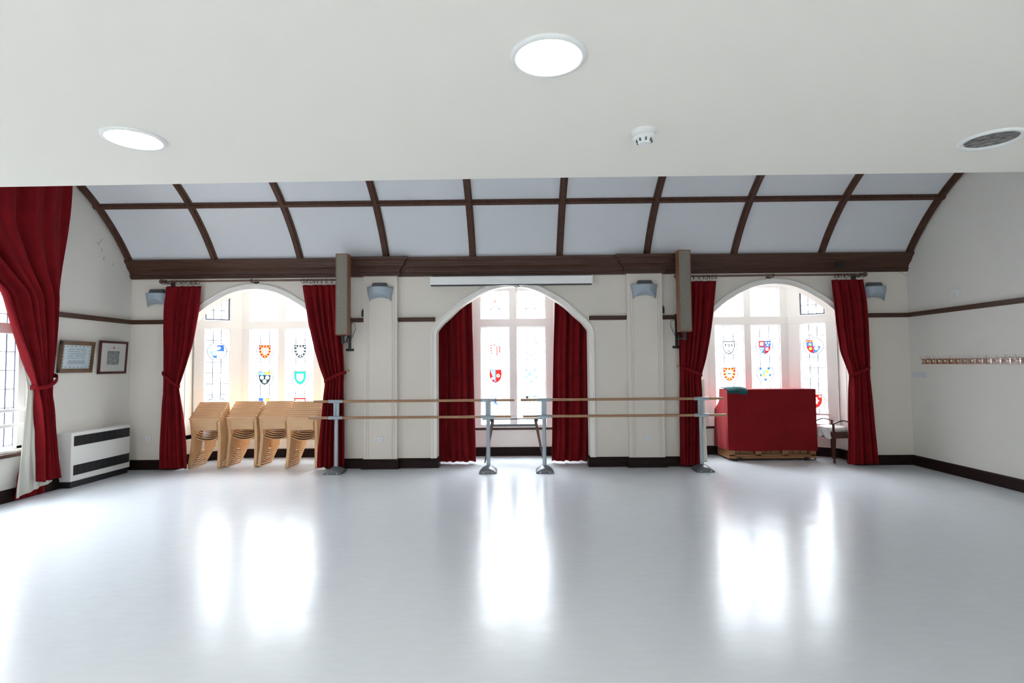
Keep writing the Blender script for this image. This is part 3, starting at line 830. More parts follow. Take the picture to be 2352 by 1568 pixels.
# rods of the side bays
for lb, p0, p1, pb in (('dark wooden curtain rod with ball ends over the left bay', (371, 648), (799, 636), 578), ('dark wooden curtain rod with ball ends over the right bay', (1553, 631), (1987, 632), 1776)):
    a = at(p0[0], p0[1], 8.57); e = at(p1[0], p1[1], 8.57); org = Vector(((a.x + e.x) / 2, 8.57, ROD_Z))
    t = thing('curtain_rod', lb, 'curtain rod', org, 0, 'wooden curtain rods')
    b = MB(); b.tube([(a.x - org.x, 0, 0), (e.x - org.x, 0, 0)], .016, 14); b.build('rod', 'rod', t, smooth=True)
    for xx, sg in ((a.x - org.x, -1), (e.x - org.x, 1)):
        b = MB(); b.sphere((xx, 0, 0), .036, 16); b.lathe([(.024, -.01), (.026, 0), (.024, .01)], (xx - sg * .05, 0, 0), 14, 'x'); b.build('finial', 'rod', t, smooth=True)
    for xb in (at(pb, 640, 8.57).x - org.x, a.x - org.x + .075, e.x - org.x - .075):
        b = MB(); b.box(xb - .012, xb + .012, -.005, D - 8.57, -.028, -.014); b.box(xb - .035, xb + .035, D - 8.57 - .012, D - 8.57, -.05, .045)
        b.tube([(xb - .012, 0, 0), (xb + .012, 0, 0)], .024, 14); b.build('rod_bracket', 'ring', t, smooth=True)

# big curtain on the left wall
def left_curtain():
    XC = XL + .17
    def yz(px, py): p = atx(px, py, XC); return p.z, p.y
    def fn(pairs):
        P = sorted(yz(*q) for q in pairs)
        def lin(zz):
            if zz <= P[0][0]: return P[0][1]
            for (a, p), (b2, q) in zip(P[:-1], P[1:]):
                if zz <= b2: return p + (q - p) * (zz - a) / (b2 - a)
            return P[-1][1]
        return lambda z: (lin(z - .06) + 2 * lin(z) + lin(z + .06)) / 4
    org = Vector((XC, 6.95, 0))
    t = thing('curtain', 'tall red velvet curtain with cream lining tied back on the left wall', 'curtain', org)
    near = fn([(-260, 427), (-130, 560), (0, 665), (25, 745), (60, 840), (78, 885), (82, 900), (88, 1000), (89, 1097)])
    far = fn([(168, 427), (158, 560), (150, 640), (140, 760), (126, 860), (123, 900), (126, 980), (134, 1040), (143, 1093)])
    tz = yz(97, 888)[0]
    def sheet(name, m, n_, f_, zt, zb, nf, amp, seed, dx, zslope=0, solid=.008):
        nz, nu = 100, nf * 10; rs = []
        for i in range(nz + 1):
            v = i / nz; row = []
            for j in range(nu + 1):
                u = j / nu; zbb = zb + zslope * u; z = zt + (zbb - zt) * v
                A = amp * (1 - .45 * math.exp(-((z - tz) / .2) ** 2))
                y = n_(z) + (f_(z) - n_(z)) * u
                row.append((XC + dx + A * fold(u, nf, seed, v) - org.x, y - org.y, z))
            rs.append(row)
        b = MB(); b.rings(rs, closed=False); return b.build(name, m, t, smooth=True, auto=math.radians(80), solid=solid)
    sheet('curtain_panel', 'curtain', near, far, 4.35, .19, 7, .065, .5, 0, 0)
    nl = fn([(60, 820), (72, 872), (76, 895), (68, 960), (58, 1060), (50, 1125)]); fl = fn([(100, 820), (104, 895), (110, 1000), (120, 1050), (134, 1097)])
    sheet('curtain_lining', 'lining', nl, fl, 1.62, .04, 4, .018, .9, -.07, .10, .004)
    nr = fn([(80, 900), (70, 1050), (56, 1128)]); fr_ = fn([(120, 900), (122, 1050), (126, 1128)])
    sheet('curtain_back_edge', 'curtain', nr, fr_, .40, .012, 5, .018, 2.0, -.12, 0, .006)
    b = MB(); rs = []; n = 26; A = yz(126, 862); B = yz(77, 890)
    for i in range(n):
        a = 2 * PI * i / n; u = .5 - .5 * math.cos(a); y = A[1] + (B[1] - A[1]) * u; z = A[0] + (B[0] - A[0]) * min(1, u * 1.35) ** .8
        x = math.sin(a) * .105; rs.append([(x, y - org.y, z - .026), (x, y - org.y, z + .026)])
    b.rings(rs, closed=False, loop=True); b.build('tieback', 'curtain', t, smooth=True, solid=.012)
    p = A
    h = MB(); hy = p[1] + .01
    h.tube([(XL - .001, hy, p[0] + .03), (XL + .10, hy, p[0] + .02), (XL + .12, hy, p[0] + .05)], .006, 8)
    o = h.build('tieback_hook', 'brass', None, smooth=True, loc=(XL, hy, p[0])); tag(o, 'brass tieback hook beside the oak picture frame on the left wall', 'curtain hook', 'brass tieback hooks')
left_curtain()

# ------------------------------------------------------------------ stacking chairs
def make_chair():
    t = thing('stacking_chair', '', 'chair')
    # side frame centre line in (y,z)
    def arc(c, r, a0, a1, n=6): return [(c[0] + r * math.cos(math.radians(a0 + (a1 - a0) * i / n)), c[1] + r * math.sin(math.radians(a0 + (a1 - a0) * i / n))) for i in range(n + 1)]
    th = .014
    path = [(0.0, .795), (.012, .74), (.030, .65), (.048, .56), (.056, .50), (.057, .46), (.050, .40), (.036, .28), (.016, .14), (.004, .065)]
    path += [(.002, .045), (.004, .028), (.014, .014), (.032, .0095)]
    path += [(.06, .009), (.20, .009), (.38, .009), (.415, .010), (.432, .018), (.440, .034), (.440, .06), (.436, .20), (.430, .34), (.424, .425)]
    def xof(i, z): return .214 + (.020 * max(0, (.45 - z) / .45) if z < .45 else .004 * (z - .45) / .35)
    for sx in (-1, 1):
        rs = []
        for i, p in enumerate(path):
            a = Vector(path[max(i - 1, 0)]); q = Vector(path[min(i + 1, len(path) - 1)]); d = (q - a).normalized(); nn = Vector((-d.y, d.x))
            x = sx * xof(i, p[1]); w = .0235 if i < 16 else .019
            rs.append([(x - w, p[0] - nn.x * th / 2, p[1] - nn.y * th / 2), (x + w, p[0] - nn.x * th / 2, p[1] - nn.y * th / 2),
                       (x + w, p[0] + nn.x * th / 2, p[1] + nn.y * th / 2), (x - w, p[0] + nn.x * th / 2, p[1] + nn.y * th / 2)])
        b = MB(); b.rings(rs); b.build('side_frame', 'beech', t, smooth=True, auto=math.radians(35), bevel=.003)
    # backrest: curved plywood, shoulders over the posts, narrower below
    n = 16; nz = 8; f_, k_ = [], []
    rs = []
    for j in range(nz + 1):
        v = j / nz; z = .598 + (.805 - .598) * v
        half = .190 if v < .72 else .190 + (.240 - .190) * min(1, (v - .72) / .10)
        row = []
        for i in range(n + 1):
            u = -1 + 2 * i / n
            y = .046 - (z - .56) * .20 - .012 - .004 * (1 - u * u)
            zz = z - (.004 * abs(u) ** 6 if v == 1 else 0)
            row.append((half * u, y, zz))
        rs.append(row)
    b = MB(); b.rings(rs, closed=False); b.build('backrest', 'beechx', t, smooth=True, solid=.011)
    # seat: dished plywood
    rs = []
    for j in range(11):
        v = j / 10; y = .058 + .375 * v; row = []
        half = .188
        for i in range(n + 1):
            u = -1 + 2 * i / n
            dish = .048 * (1 - abs(u) ** 2.2) * (1 - .75 * v)
            z = .485 - .030 * v * (1 - v) * 2 - dish - (.020 * (v - .85) / .15 if v > .85 else 0) - .022 * v
            row.append((half * u, y, z))
        rs.append(row)
    b = MB(); b.rings(rs, closed=False); b.build('seat', 'beechx', t, smooth=True, solid=.011)
    # cross rail under the seat front
    b = MB(); b.box(-.20, .20, .402, .420, .395, .425); b.build('seat_rail', 'beech', t, bevel=.002)
    return t
chair0 = make_chair()
ordn = ['front', 'second', 'third', 'fourth', 'fifth', 'sixth', 'seventh', 'eighth']
stk = [(-4.985, 8.77, 'leftmost stack under the left window'), (-4.462, 8.90, 'second stack from the left'), (-3.938, 8.90, 'third stack from the left'),
       (-3.422, 8.73, 'rightmost stack beside the tied curtain')]
first = True
for x, y, nm in stk:
    for k in range(9):
        o = chair0 if first else copy_tree(chair0); first = False
        o.location = (x, y + k * .0355, k * .0292)
        if k == 0: lb = 'beech plywood chair at the front and bottom of the ' + nm
        elif k == 8: lb = 'beech plywood chair topmost and rearmost of the ' + nm
        else: lb = '%s beech plywood chair from the front in the %s' % (ordn[k], nm)
        tag(o, lb, 'chair', 'stacked beech chairs under the left window')

# ------------------------------------------------------------------ ballet barres
def barre(label, xu0, xu1, xl0, xl1, posts, rot=0):
    yb = 8.40; xm = (xu0 + xu1) / 2
    t = thing('ballet_barre', label, 'ballet barre', (xm, yb, 0), 0, 'portable double ballet barres')
    zu, zl = 1.073, .826
    for a, e, z in ((xu0, xu1, zu), (xl0, xl1, zl)):
        b = MB(); b.tube([(a - xm, -.035, z), (e - xm, -.035, z)], .0195, 16); b.build('handrail', 'bar', t, smooth=True)
    for xp in posts:
        x = xp - xm
        b = MB()
        ring = lambda zz, w, d: [(x + w * math.cos(2 * PI * i / 16), .0 + d * math.sin(2 * PI * i / 16), zz) for i in range(16)]
        b.rings([ring(.09, .030, .022), ring(zl, .028, .020)])
        b.box(x - .040, x - .008, -.012, .020, zl - .01, zu + .012); b.box(x + .008, x + .040, -.012, .020, zl - .01, zu + .012); b.box(x - .03, x + .03, .0, .01, zl, zu)
        b.build('upright', 'steel', t, smooth=True, auto=math.radians(40))
        for z in (zu, zl):
            b = MB()
            rs = []
            for dx in (-.105, -.10, .10, .105):
                rr = .026 if abs(dx) < .103 else .024
                rs.append([(x + dx, -.035 + rr * math.cos(2 * PI * i / 16), z + rr * math.sin(2 * PI * i / 16)) for i in range(16)])
            b.rings(rs); b.box(x - .05, x + .05, -.035, .0, z - .018, z + .018)
            b.box(x - .085, x - .035, -.064, -.056, z - .006, z + .002); b.box(x + .035, x + .085, -.064, -.056, z - .006, z + .002)
            b.build('rail_clamp', 'steel', t, smooth=True, auto=math.radians(30))
        # domed foot
        rs = []; n = 18
        for (yy, hw, h) in ((-.185, .130, .062), (-.175, .132, .072), (-.06, .132, .092), (.0, .130, .098), (.07, .126, .088), (.14, .12, .068), (.15, .118, .06)):
            row = [(x - hw, yy, .0), (x + hw, yy, .0)]
            for i in range(n + 1):
                u = 1 - 2 * i / n; row.append((x + hw * u, yy, .018 + (h - .018) * (1 - abs(u) ** 2.2)))
            rs.append(row)
        b = MB(); b.rings(rs); b.build('foot', 'base_m', t, smooth=True, auto=math.radians(50))
        b = MB()
        for sx in (-.07, .07): b.lathe([(.008, 0), (.008, -.006), (.002, -.008)], (x + sx, -.186, .020), 10, 'y')
        b.build('foot_screw', 'steelp', t)
    return t
k8 = 8.365 / F
barre('left portable double barre with two wooden rails and grey uprights', (720 - 1190) * k8, (1181 - 1190) * k8, (709 - 1190) * k8, (1173 - 1190) * k8, (-2.765, -.460))
barre('right portable double barre with two wooden rails and grey uprights', (1195 - 1190) * k8, (1656 - 1190) * k8, (1200 - 1190) * k8, (1662 - 1190) * k8, (.385, 2.745))

# ------------------------------------------------------------------ folding table in the middle bay
def table():
    tx, ty = -.075, 9.38
    t = thing('folding_table', 'small dark folding table with splayed brown legs in the middle bay', 'table', (tx, ty, 0))
    b = MB(); b.box(-.52, .52, -.27, .27, .708, .728); b.build('tabletop', 'tabtop', t, bevel=.004)
    b = MB()
    b.box(-.345, .345, -.212, -.188, .588, .622)
    b.build('stretcher', 'upd', t, bevel=.003)
    for sx in (-1, 1):
        b = MB(); b.box(sx * .365 - .03, sx * .365 + .03, -.23, .23, .668, .708); b.build('bearer', 'black', t, bevel=.003)
        for y in (-.215, .215):
            b = MB(); top = Vector((sx * .355, y, .69)); bot = Vector((sx * .485, y, 0)); w0, w1, d = .024, .012, .014
            rs = [[(bot.x - w1, y - d, 0), (bot.x + w1, y - d, 0), (bot.x + w1, y + d, 0), (bot.x - w1, y + d, 0)],
                  [(top.x - w0, y - d, .69), (top.x + w0, y - d, .69), (top.x + w0, y + d, .69), (top.x - w0, y + d, .69)]]
            b.rings(rs); b.build('leg', 'tableg', t, bevel=.003)
table()

# ------------------------------------------------------------------ piano with cover
def piano():
    x0, x1, y0, y1 = 3.445, 4.865, 9.17, 9.50
    org = Vector(((x0 + x1) / 2, y0, 0)); W = (x1 - x0) / 2
    t = thing('upright_piano', 'upright piano with its wooden back to the room in the right bay', 'piano', org)
    b = MB()
    b.box(-W, W, 0, .33, .035, .075); b.box(-W, W, 0, .33, 1.09, 1.14)
    b.box(-W, -W + .10, 0, .33, .07, 1.1); b.box(W - .10, W, 0, .33, .07, 1.1)
    for x in (-.23, .21): b.box(x - .05, x + .05, 0, .09, .07, 1.1)
    b.box(-W, W, .0, .08, .075, .105)
    b.build('case', 'piano', t, bevel=.006)
    b = MB(); b.box(-W + .09, W - .09, .10, .12, .07, 1.1); b.build('soundboard', 'pianod', t)
    b = MB()
    for x in (-.55, -.5, -.06, .02, .38, .5): b.box(x - .01, x + .01, .085, .10, .07, 1.1, T=Matrix.Rotation(0, 4, 'Y'))
    b.build('soundboard_rib', 'piano', t)
    b = MB(); b.box(-W, W, .33, .56, .62, .78); b.box(-W, -W + .06, .33, .54, .035, .62); b.box(W - .06, W, .33, .54, .035, .62); b.build('keybed', 'piano', t, bevel=.01)
    for x in (-.55, .55):
        for y in (.03, .42):
            b = MB(); b.lathe([(.022, -.022), (.028, -.018), (.028, .018), (.022, .022)], (x, y, .028), 16, 'x'); b.box(x - .035, x + .035, y - .035, y + .035, .040, .058)
            b.build('castor', 'black', t, smooth=True, auto=math.radians(40))
    # cloth cover: lofted drape
    c = thing('piano_cover', 'red cloth cover draped over the piano nearly to its base', 'cloth cover', org)
    def depth(z):
        # back (window) side reach of the cloth at height z
        P = [(.16, .575), (.45, .585), (.70, .595), (.80, .595), (.86, .50), (.95, .37), (1.12, .345), (1.17, .345)]
        for (a, p), (b2, q) in zip(P[:-1], P[1:]):
            if z <= b2: return p + (q - p) * max(0, z - a) / (b2 - a)
        return .345
    rs = []; NZ = 44
    def loop(z, inset, zb_on):
        pts = []; nx, ny = 44, 14
        dp = depth(z)
        X0, X1, Y0, Y1 = -W - .015 + inset, W + .015 - inset, -.014 + inset, dp - inset
        low = max(0, (1.0 - z)) ** 1.3
        def wr(p, s): return low * (.010 * math.sin(s * 21 + 3 * z) + .008 * math.sin(s * 9 + z * 6 + 1.3))
        for i in range(nx): u = i / nx; x = X0 + (X1 - X0) * u; e = math.exp(-((u) / .10) ** 2); pts.append((x, Y0 - .004 + .25 * wr(0, x) - e * low * .012 * math.sin(18 * u + 9 * z), z))
        for i in range(ny): u = i / ny; pts.append((X1 + wr(0, u * 1.3) * .6, Y0 + (Y1 - Y0) * u, z))
        for i in range(nx): u = i / nx; x = X1 + (X0 - X1) * u; pts.append((x, Y1, z))
        for i in range(ny): u = i / ny; pts.append((X0 - low * .03 * math.sin(PI * (1 - u)) + wr(0, 5 + u * 1.6) * 1.3 - .012 * low, Y1 + (Y0 - Y1) * u, z))
        return pts
    for j in range(NZ + 1):
        z = .165 + (1.160 - .165) * j / NZ
        L_ = loop(z, 0, False)
        if j < 4: L_ = [(x, y, z + .010 * math.sin(x * 5) * (4 - j) / 4 - (.008 * (x / W) * (4 - j) / 4)) for x, y, z in L_]
        rs.append(L_)
    for ins, dz in ((.008, .008), (.03, .010), (.12, .010), (.17, .010)):
        rs.append([(x, y, 1.160 + dz) for x, y, z in loop(1.17, ins, True)])
    b = MB(); b.rings(rs, caps=False); 
    n = len(rs[0]); b.f.append([(len(rs) - 1) * n + i for i in range(n)]); b.mi.append(0)
    b.build('cover_cloth', 'cover', c, smooth=True, auto=math.radians(60))
    # folded green cloth on the top left corner
    g = MB(); rs = []
    prof = [(.30, 1.172, .022), (.20, 1.172, .030), (.10, 1.172, .036), (.02, 1.170, .038), (-.030, 1.155, .034), (-.044, 1.125, .026), (-.042, 1.098, .014)]
    for k in range(len(prof)):
        y, z, h = prof[k]; row = []
        n = 28
        for i in range(n):
            a = 2 * PI * i / n; u = math.cos(a); w = math.sin(a)
            xx = -W + .145 + .165 * (abs(u) ** .6) * (1 if u > 0 else -1)
            if k < 4: yy, zz = y, z + h * (.5 + .5 * w) * (1 + .25 * math.sin(xx * 22 + y * 15))
            else:
                yy = y - h * .5 * w - .004 * math.sin(xx * 30); zz = z + .012 * math.sin(xx * 17 + k) + .008 * (u < -.3)
            row.append((xx + .01 * math.sin(k * 2.1), yy, zz))
        rs.append(row)
    g.rings(rs)
    o = g.build('folded_cloth', 'green', None, smooth=True, auto=math.radians(70))
    o.location = org; tag(o, 'dark green folded cloth on the left corner of the red piano cover', 'folded cloth')
piano()

# ------------------------------------------------------------------ piano stool with two arms
def stool():
    t = thing('piano_stool', 'dark wooden stool with two curved arms and plastic wrapped seat beside the piano', 'stool', (5.125, 9.135, 0), math.radians(12))
    hx, hy = .17, .21
    for sx in (-1, 1):
        for sy in (-1, 1):
            x, y = sx * hx, sy * hy; b = MB(); rs = []
            for z, w in ((0, .010), (.03, .016), (.05, .011), (.07, .015), (.30, .020), (.40, .024), (.50, .024)):
                rs.append([(x - w, y - w, z), (x + w, y - w, z), (x + w, y + w, z), (x - w, y + w, z)])
            b.rings(rs); b.build('leg', 'mahog', t, bevel=.003)
    b = MB(); b.box(-hx, hx, -hy - .008, -hy + .012, .39, .49); b.box(-hx, hx, hy - .012, hy + .008, .39, .49); b.box(-hx - .008, -hx + .012, -hy, hy, .39, .49); b.box(hx - .012, hx + .008, -hy, hy, .39, .49)
    b.build('apron', 'mahog', t, bevel=.003)
    # wrapped cushion
    b = MB(); rs = []
    for z, k in ((.48, .96), (.50, 1.0), (.53, 1.0), (.555, .93), (.568, .70), (.572, .3)):
        row = []
        for i in range(32):
            a = 2 * PI * i / 32; cx_ = math.copysign(abs(math.cos(a)) ** .35, math.cos(a)); sy_ = math.copysign(abs(math.sin(a)) ** .35, math.sin(a))
            row.append((cx_ * (hx - .002) * k, sy_ * (hy - .028) * k, z + .006 * math.sin(5 * a + z * 80)))
        rs.append(row)
    b.rings(rs); b.build('cushion', 'wrap', t, smooth=True, auto=math.radians(70))
    # loose plastic hanging down the left side
    rs = []
    for j in range(9):
        v = j / 8; z = .56 - .17 * v; row = []
        for i in range(17):
            u = i / 16; row.append((-hx - .016 - .012 * math.sin(PI * v) - .008 * math.sin(u * 14 + v * 3), -hy + .03 + (2 * hy - .07) * u, z - .02 * math.sin(u * 9) * v))
        rs.append(row)
    b = MB(); b.rings(rs, closed=False); b.build('plastic_wrap', 'wrap', t, smooth=True, solid=.002, auto=math.radians(80))
    for sy in (-1, 1):
        y = sy * hy; b = MB()
        pts = [(-hx - .01, y, .625), (-hx + .03, y, .632), (-hx + .09, y, .655), (0, y, .668), (hx - .09, y, .655), (hx - .03, y, .632), (hx + .01, y, .625)]
        rs = []
        for i, p in enumerate(pts): rs.append([(p[0], y - .017, p[2] - .009), (p[0], y + .017, p[2] - .009), (p[0], y + .014, p[2] + .009), (p[0], y - .014, p[2] + .009)])
        b.rings(rs)
        for sx in (-1, 1): b.box(sx * hx - .012, sx * hx + .012, y - .013, y + .013, .49, .625)
        b.build('arm', 'mahog', t, smooth=True, auto=math.radians(40), bevel=.002)
stool()

# ------------------------------------------------------------------ column loudspeakers
def speaker(label, xc, ytop, ybot, xbr, side):
    yf = 8.25
    zt = at(xc * F / yf + 1190, ytop, yf).z; zb = at(xc * F / yf + 1190, ybot, yf).z; h = zt - zb
    t = thing('column_loudspeaker', label, 'loudspeaker', (xc, yf + .08, zb), 0, 'column loudspeakers')
    w = .092
    b = MB(); b.box(-w, w, -.065, .08, 0, h)
    b.box(-w, w, -.080, -.065, 0, .016); b.box(-w, w, -.080, -.065, h - .016, h); b.box(-w, -w + .013, -.080, -.065, 0, h); b.box(w - .013, w, -.080, -.065, 0, h)
    b.build('cabinet', 'cabwood', t, bevel=.003)
    b = MB(); b.box(-w + .013, w - .013, -.074, -.064, .016, h - .016); b.build('grille_cloth', 'tweed', t)
    # wall bracket
    bx = xbr - xc; b = MB(); yw = D - (yf + .08); z0, z1 = 1.84 - zb, 2.38 - zb
    b.box(bx - .018, bx + .018, yw - .035, yw, z0, z1)
    for z in (z0 + .02, z1 - .05): b.box(bx - .062, bx + .062, yw - .008, yw, z - .018, z + .022)
    b.tube([(bx, yw - .03, -.09), (0, .0, -.095)], .013, 8); b.tube([(bx, yw - .03, .10), (bx * .6, yw * .5, -.085)], .010, 8)
    b.tube([(0, 0, -.125), (0, 0, .0)], .024, 14); b.box(-.04, .04, -.04, .04, -.012, 0)
    b.build('wall_bracket', 'black', t, smooth=True, auto=math.radians(40))
    b = MB(); pts = [(bx - side * .02, yw - .05, .22), (bx + side * .09, yw - .06, .20), (bx + side * .10, yw - .05, .12), (bx + side * .05, yw - .05, .0), (bx, yw - .04, -.08)]
    b.tube(pts, .004, 6); b.build('cable', 'blackp', t, smooth=True)
speaker('left column loudspeaker with tweed front, in front of a curtain', (782.5 - 1190) * 8.25 / F, 582, 769, -2.665, 1)
speaker('right column loudspeaker with tweed front, left of the right bay', (1576 - 1190) * 8.25 / F, 573, 761, 2.50, -1)

# ------------------------------------------------------------------ wall uplights
def make_uplight():
    t = thing('wall_uplight', '', 'wall light')
    n = 28; hw = .205
    def pl(u, k=1): return (hw * k * u, -.15 * k * (1 - abs(u) ** 2.6) - .004)
    rs = []
    for v in [i / 8 for i in range(9)]:
        row = []
        for i in range(n + 1):
            u = -1 + 2 * i / n; k = 1 - .17 * v
            x, y = pl(u, k); drop = .105 + .110 * abs(u) ** 2.0
            row.append((x, y, -drop * v))
        rs.append(row)
    b = MB(); b.rings(rs, closed=False); b.build('shade', 'up', t, smooth=True, solid=.012, auto=math.radians(80))
    # inner bowl underside
    rs = []
    for v in [i / 5 for i in range(6)]:
        row = []
        for i in range(n + 1):
            u = -1 + 2 * i / n; x0_, y0_ = pl(u, .83); row.append((x0_ * (1 - .02 * v), y0_ * (1 - .90 * v), -.092 - .100 * abs(u) ** 2.0 - (.065 * (1 - u * u)) * v ** .6))
        rs.append(row)
    b = MB(); b.rings(rs, closed=False); b.build('bowl', 'up', t, smooth=True, solid=.006, auto=math.radians(80))
    b = MB(); rs = [[(-.125, 0, -.02), (.125, 0, -.02), (.125, -.09, -.02), (-.125, -.09, -.02)], [(-.105, 0, .072), (.105, 0, .072), (.10, -.07, .066), (-.10, -.07, .066)]]
    b.rings(rs); b.build('lamp_box', 'upd', t, bevel=.006)
    return t
u0 = make_uplight()
UL = [((342 - 1190) * 8.6 / F, D, at(342, 672, 8.60).z, 'grey wall uplight in the left corner beside the curtain'),
      ((868 - 1190) * 8.55 / F, D - .08, at(868, 657, 8.52).z, 'grey wall uplight on the left pilaster'),
      ((1485.5 - 1190) * 8.55 / F, D - .08, at(1485, 651, 8.52).z, 'grey wall uplight on the right pilaster'),
      ((2018 - 1190) * 8.6 / F, D, at(2018, 656, 8.60).z, 'grey wall uplight in the right corner beside the curtain')]
for i, (x, y, z, lb) in enumerate(UL):
    o = u0 if i == 0 else copy_tree(u0); o.location = (x, y, z); tag(o, lb, 'wall light', 'grey wall uplights')

# ------------------------------------------------------------------ projector screen housing
def screen():
    x0, x1 = (988 - 1190) * 8.62 / F, (1363 - 1190) * 8.62 / F; xm = (x0 + x1) / 2; w = (x1 - x0) / 2
    t = thing('projection_screen', 'long white roll-up projection screen housing above the middle arch', 'projection screen', (xm, 8.66, 2.85))
    b = MB(); b.box(-w, w, -.05, .07, .016, .145); b.build('housing', 'white', t, bevel=.012)
    b = MB(); b.box(-w + .01, w - .01, -.04, .03, 0, .018); b.build('bottom_bar', 'blackp', t, bevel=.003)
    b = MB()
    for sx in (-1, 1): b.box(sx * w - .012, sx * w + .012, -.052, .09, .012, .15)
    b.build('end_cap', 'plastic', t, bevel=.004)
    b = MB(); b.box(-w + .05, w - .05, .05, .09, .145, .165); b.build('mounting_rail', 'up', t)
    b = MB(); pts = [(.12, -.02, 0), (.05, -.04, -.020), (.09, -.045, -.034), (.135, -.04, -.02), (.12, -.04, -.012)]
    b.tube(pts, .0045, 6); b.tube([(.09, -.045, -.034), (.075, -.045, -.07), (.09, -.045, -.16), (.085, -.045, -.30)], .0025, 5); b.build('pull_cord', 'blackp', t, smooth=True)
screen()

# ------------------------------------------------------------------ storage heater
def heater():
    y0, y1, xf = 7.40, 8.53, -6.0
    t = thing('storage_heater', 'white storage heater with two black grilles in the left corner', 'heater', (XL, (y0 + y1) / 2, 0))
    w = (y1 - y0) / 2; d = xf - XL
    b = MB(); b.box(.0, d, -w, w, .085, .735); b.build('casing', 'enamel', t, bevel=.008)
    b = MB(); b.box(.01, d - .02, -w + .02, w - .02, 0, .09); b.build('plinth', 'black', t)
    for z0, z1 in ((.555, .690), (.165, .300)):
        g = MB(); g.box(d - .004, d + .002, -w + .045, w - .02, z0, z1)
        n = 13
        for i in range(n): z = z0 + (i + .5) * (z1 - z0) / n; g.box(d, d + .007, -w + .045, w - .02, z - .0022, z + .0022)
        for i in range(9): y = -w + .045 + (i + .5) * (2 * w - .065) / 9; g.box(d, d + .006, y - .003, y + .003, z0, z1)
        g.build('grille', 'blackp', t)
heater()

# ------------------------------------------------------------------ pictures on the left wall
def picture(name, label, y0, y1, z0, z1, lean, fw, fm, kind):
    t = thing(name, label, 'picture', (XL + .01, (y0 + y1) / 2, z0))
    t.rotation_euler = (0, lean, 0)
    w = (y1 - y0) / 2; h = z1 - z0
    b = MB()
    for (a, e, c0, c1) in ((-w, w, 0, fw), (-w, w, h - fw, h), (-w, -w + fw, 0, h), (w - fw, w, 0, h)):
        b.box(0, .022, a, e, c0, c1)
        s_ = fw * .3; b.box(.02, .030, a + (s_ if e - a < 2 * w - .001 or True else 0), e - s_, c0 + s_, c1 - s_)
    b.build('frame', fm, t, bevel=.003)
    if kind == 'engraving':
        b = MB(); b.box(.004, .010, -w + fw, w - fw, fw, h - fw); b.build('mount', 'mount', t)
        b = MB(); b.box(.010, .012, -w * .42, w * .42, h * .28, h * .70); b.build('engraving', 'engr', t)
        b = MB(); b.box(.010, .0115, -.014, .014, h * .77, h * .83); b.sphere((.0105, 0, h * .80), .004, 8); b.build('crest', 'inkred', t)
        b = MB(); b.box(.010, .0115, -w * .45, -.03, h * .785, h * .79); b.box(.010, .0115, .03, w * .45, h * .785, h * .79)
        for i in range(9): y = -w * .40 + i * w * .1; b.box(.0118, .0125, y, y + .006, h * .60, h * .68)
        b.build('printed_lines', 'ink', t)
    else:
        b = MB(); b.box(.004, .010, -w + fw, w - fw, fw, h - fw); b.build('document', 'doc', t)
        b = MB()
        for i in range(7):
            for sgn, q in ((1, w - fw - .02), (-1, -w + fw + .02)): b.box(.010, .0115, q - .006, q + .006, fw + .03 + i * (h - 2 * fw - .06) / 6 - .005, fw + .03 + i * (h - 2 * fw - .06) / 6 + .005)
        for i in range(6): y = -w + fw + .07 + i * (2 * w - 2 * fw - .14) / 5; b.box(.010, .0115, y - .006, y + .006, h - fw - .025, h - fw - .013); b.box(.010, .0115, y - .006, y + .006, fw + .013, fw + .025)
        for r in range(5):
            for i in range(12):
                y = -w * .5 + i * w * .085; z = h * .45 + r * .03
                if (i // 4 + r) % 3 != 2 or i % 4: b.box(.010, .0115, y, y + .009, z, z + .010)
        for r in range(4): b.box(.010, .0112, -w * .5, w * .5, h * .28 + r * .014, h * .28 + r * .014 + .004)
        b.build('printed_lines', 'ink', t)
    g = MB(); g.box(.014, .016, -w + fw, w - fw, fw, h - fw); g.build('glazing', 'g', t)
picture('framed_document', 'oak framed pale document half behind the tall curtain on the left wall', 7.33, 7.93, 1.548, 1.985, .095, .055, 'frameA', 'doc')
picture('framed_print', 'square mahogany framed grey engraving with cream mount on the left wall', 8.04, 8.62, 1.52, 2.015, .06, .035, 'frameB', 'engraving')

# ------------------------------------------------------------------ coat hook boards on the right wall
def rack(label, ya, yb, nh, m):
    ym = (ya + yb) / 2; t = thing('coat_rack', label, 'coat rack', (XR, ym, 1.6), 0, 'coat hook boards on the right wall'); w = (ya - yb) / 2
    b = MB(); b.box(-.020, .002, -w, w, -.038, .040); b.build('board', m, t, bevel=.003)
    for i in range(nh):
        y = w - (i + .5) * 2 * w / nh
        b = MB(); b.tube([(-.02, y, .015), (-.055, y, .020), (-.078, y, .045), (-.082, y, .068)], .0045, 7); b.sphere((-.082, y, .072), .008, 8)
        b.tube([(-.02, y, -.012), (-.045, y, -.020), (-.055, y, -.010)], .0045, 7); b.box(-.024, -.019, y - .010, y + .010, -.028, .030)
        o = b.build('hook', 'steelp', t, smooth=True)
        k = MB(); k.sphere((-.056, y, .004), .014, 10); k.build('knob', 'ivory', o, smooth=True)
rack('orange-brown coat hook board nearest the corner on the right wall', 8.47, 7.79, 6, 'rackA')
rack('middle pinkish-brown coat hook board on the right wall', 7.785, 7.31, 4, 'rackB')
rack('long pinkish-brown coat hook board at the photo\'s right edge', 7.305, 5.35, 14, 'rackB')

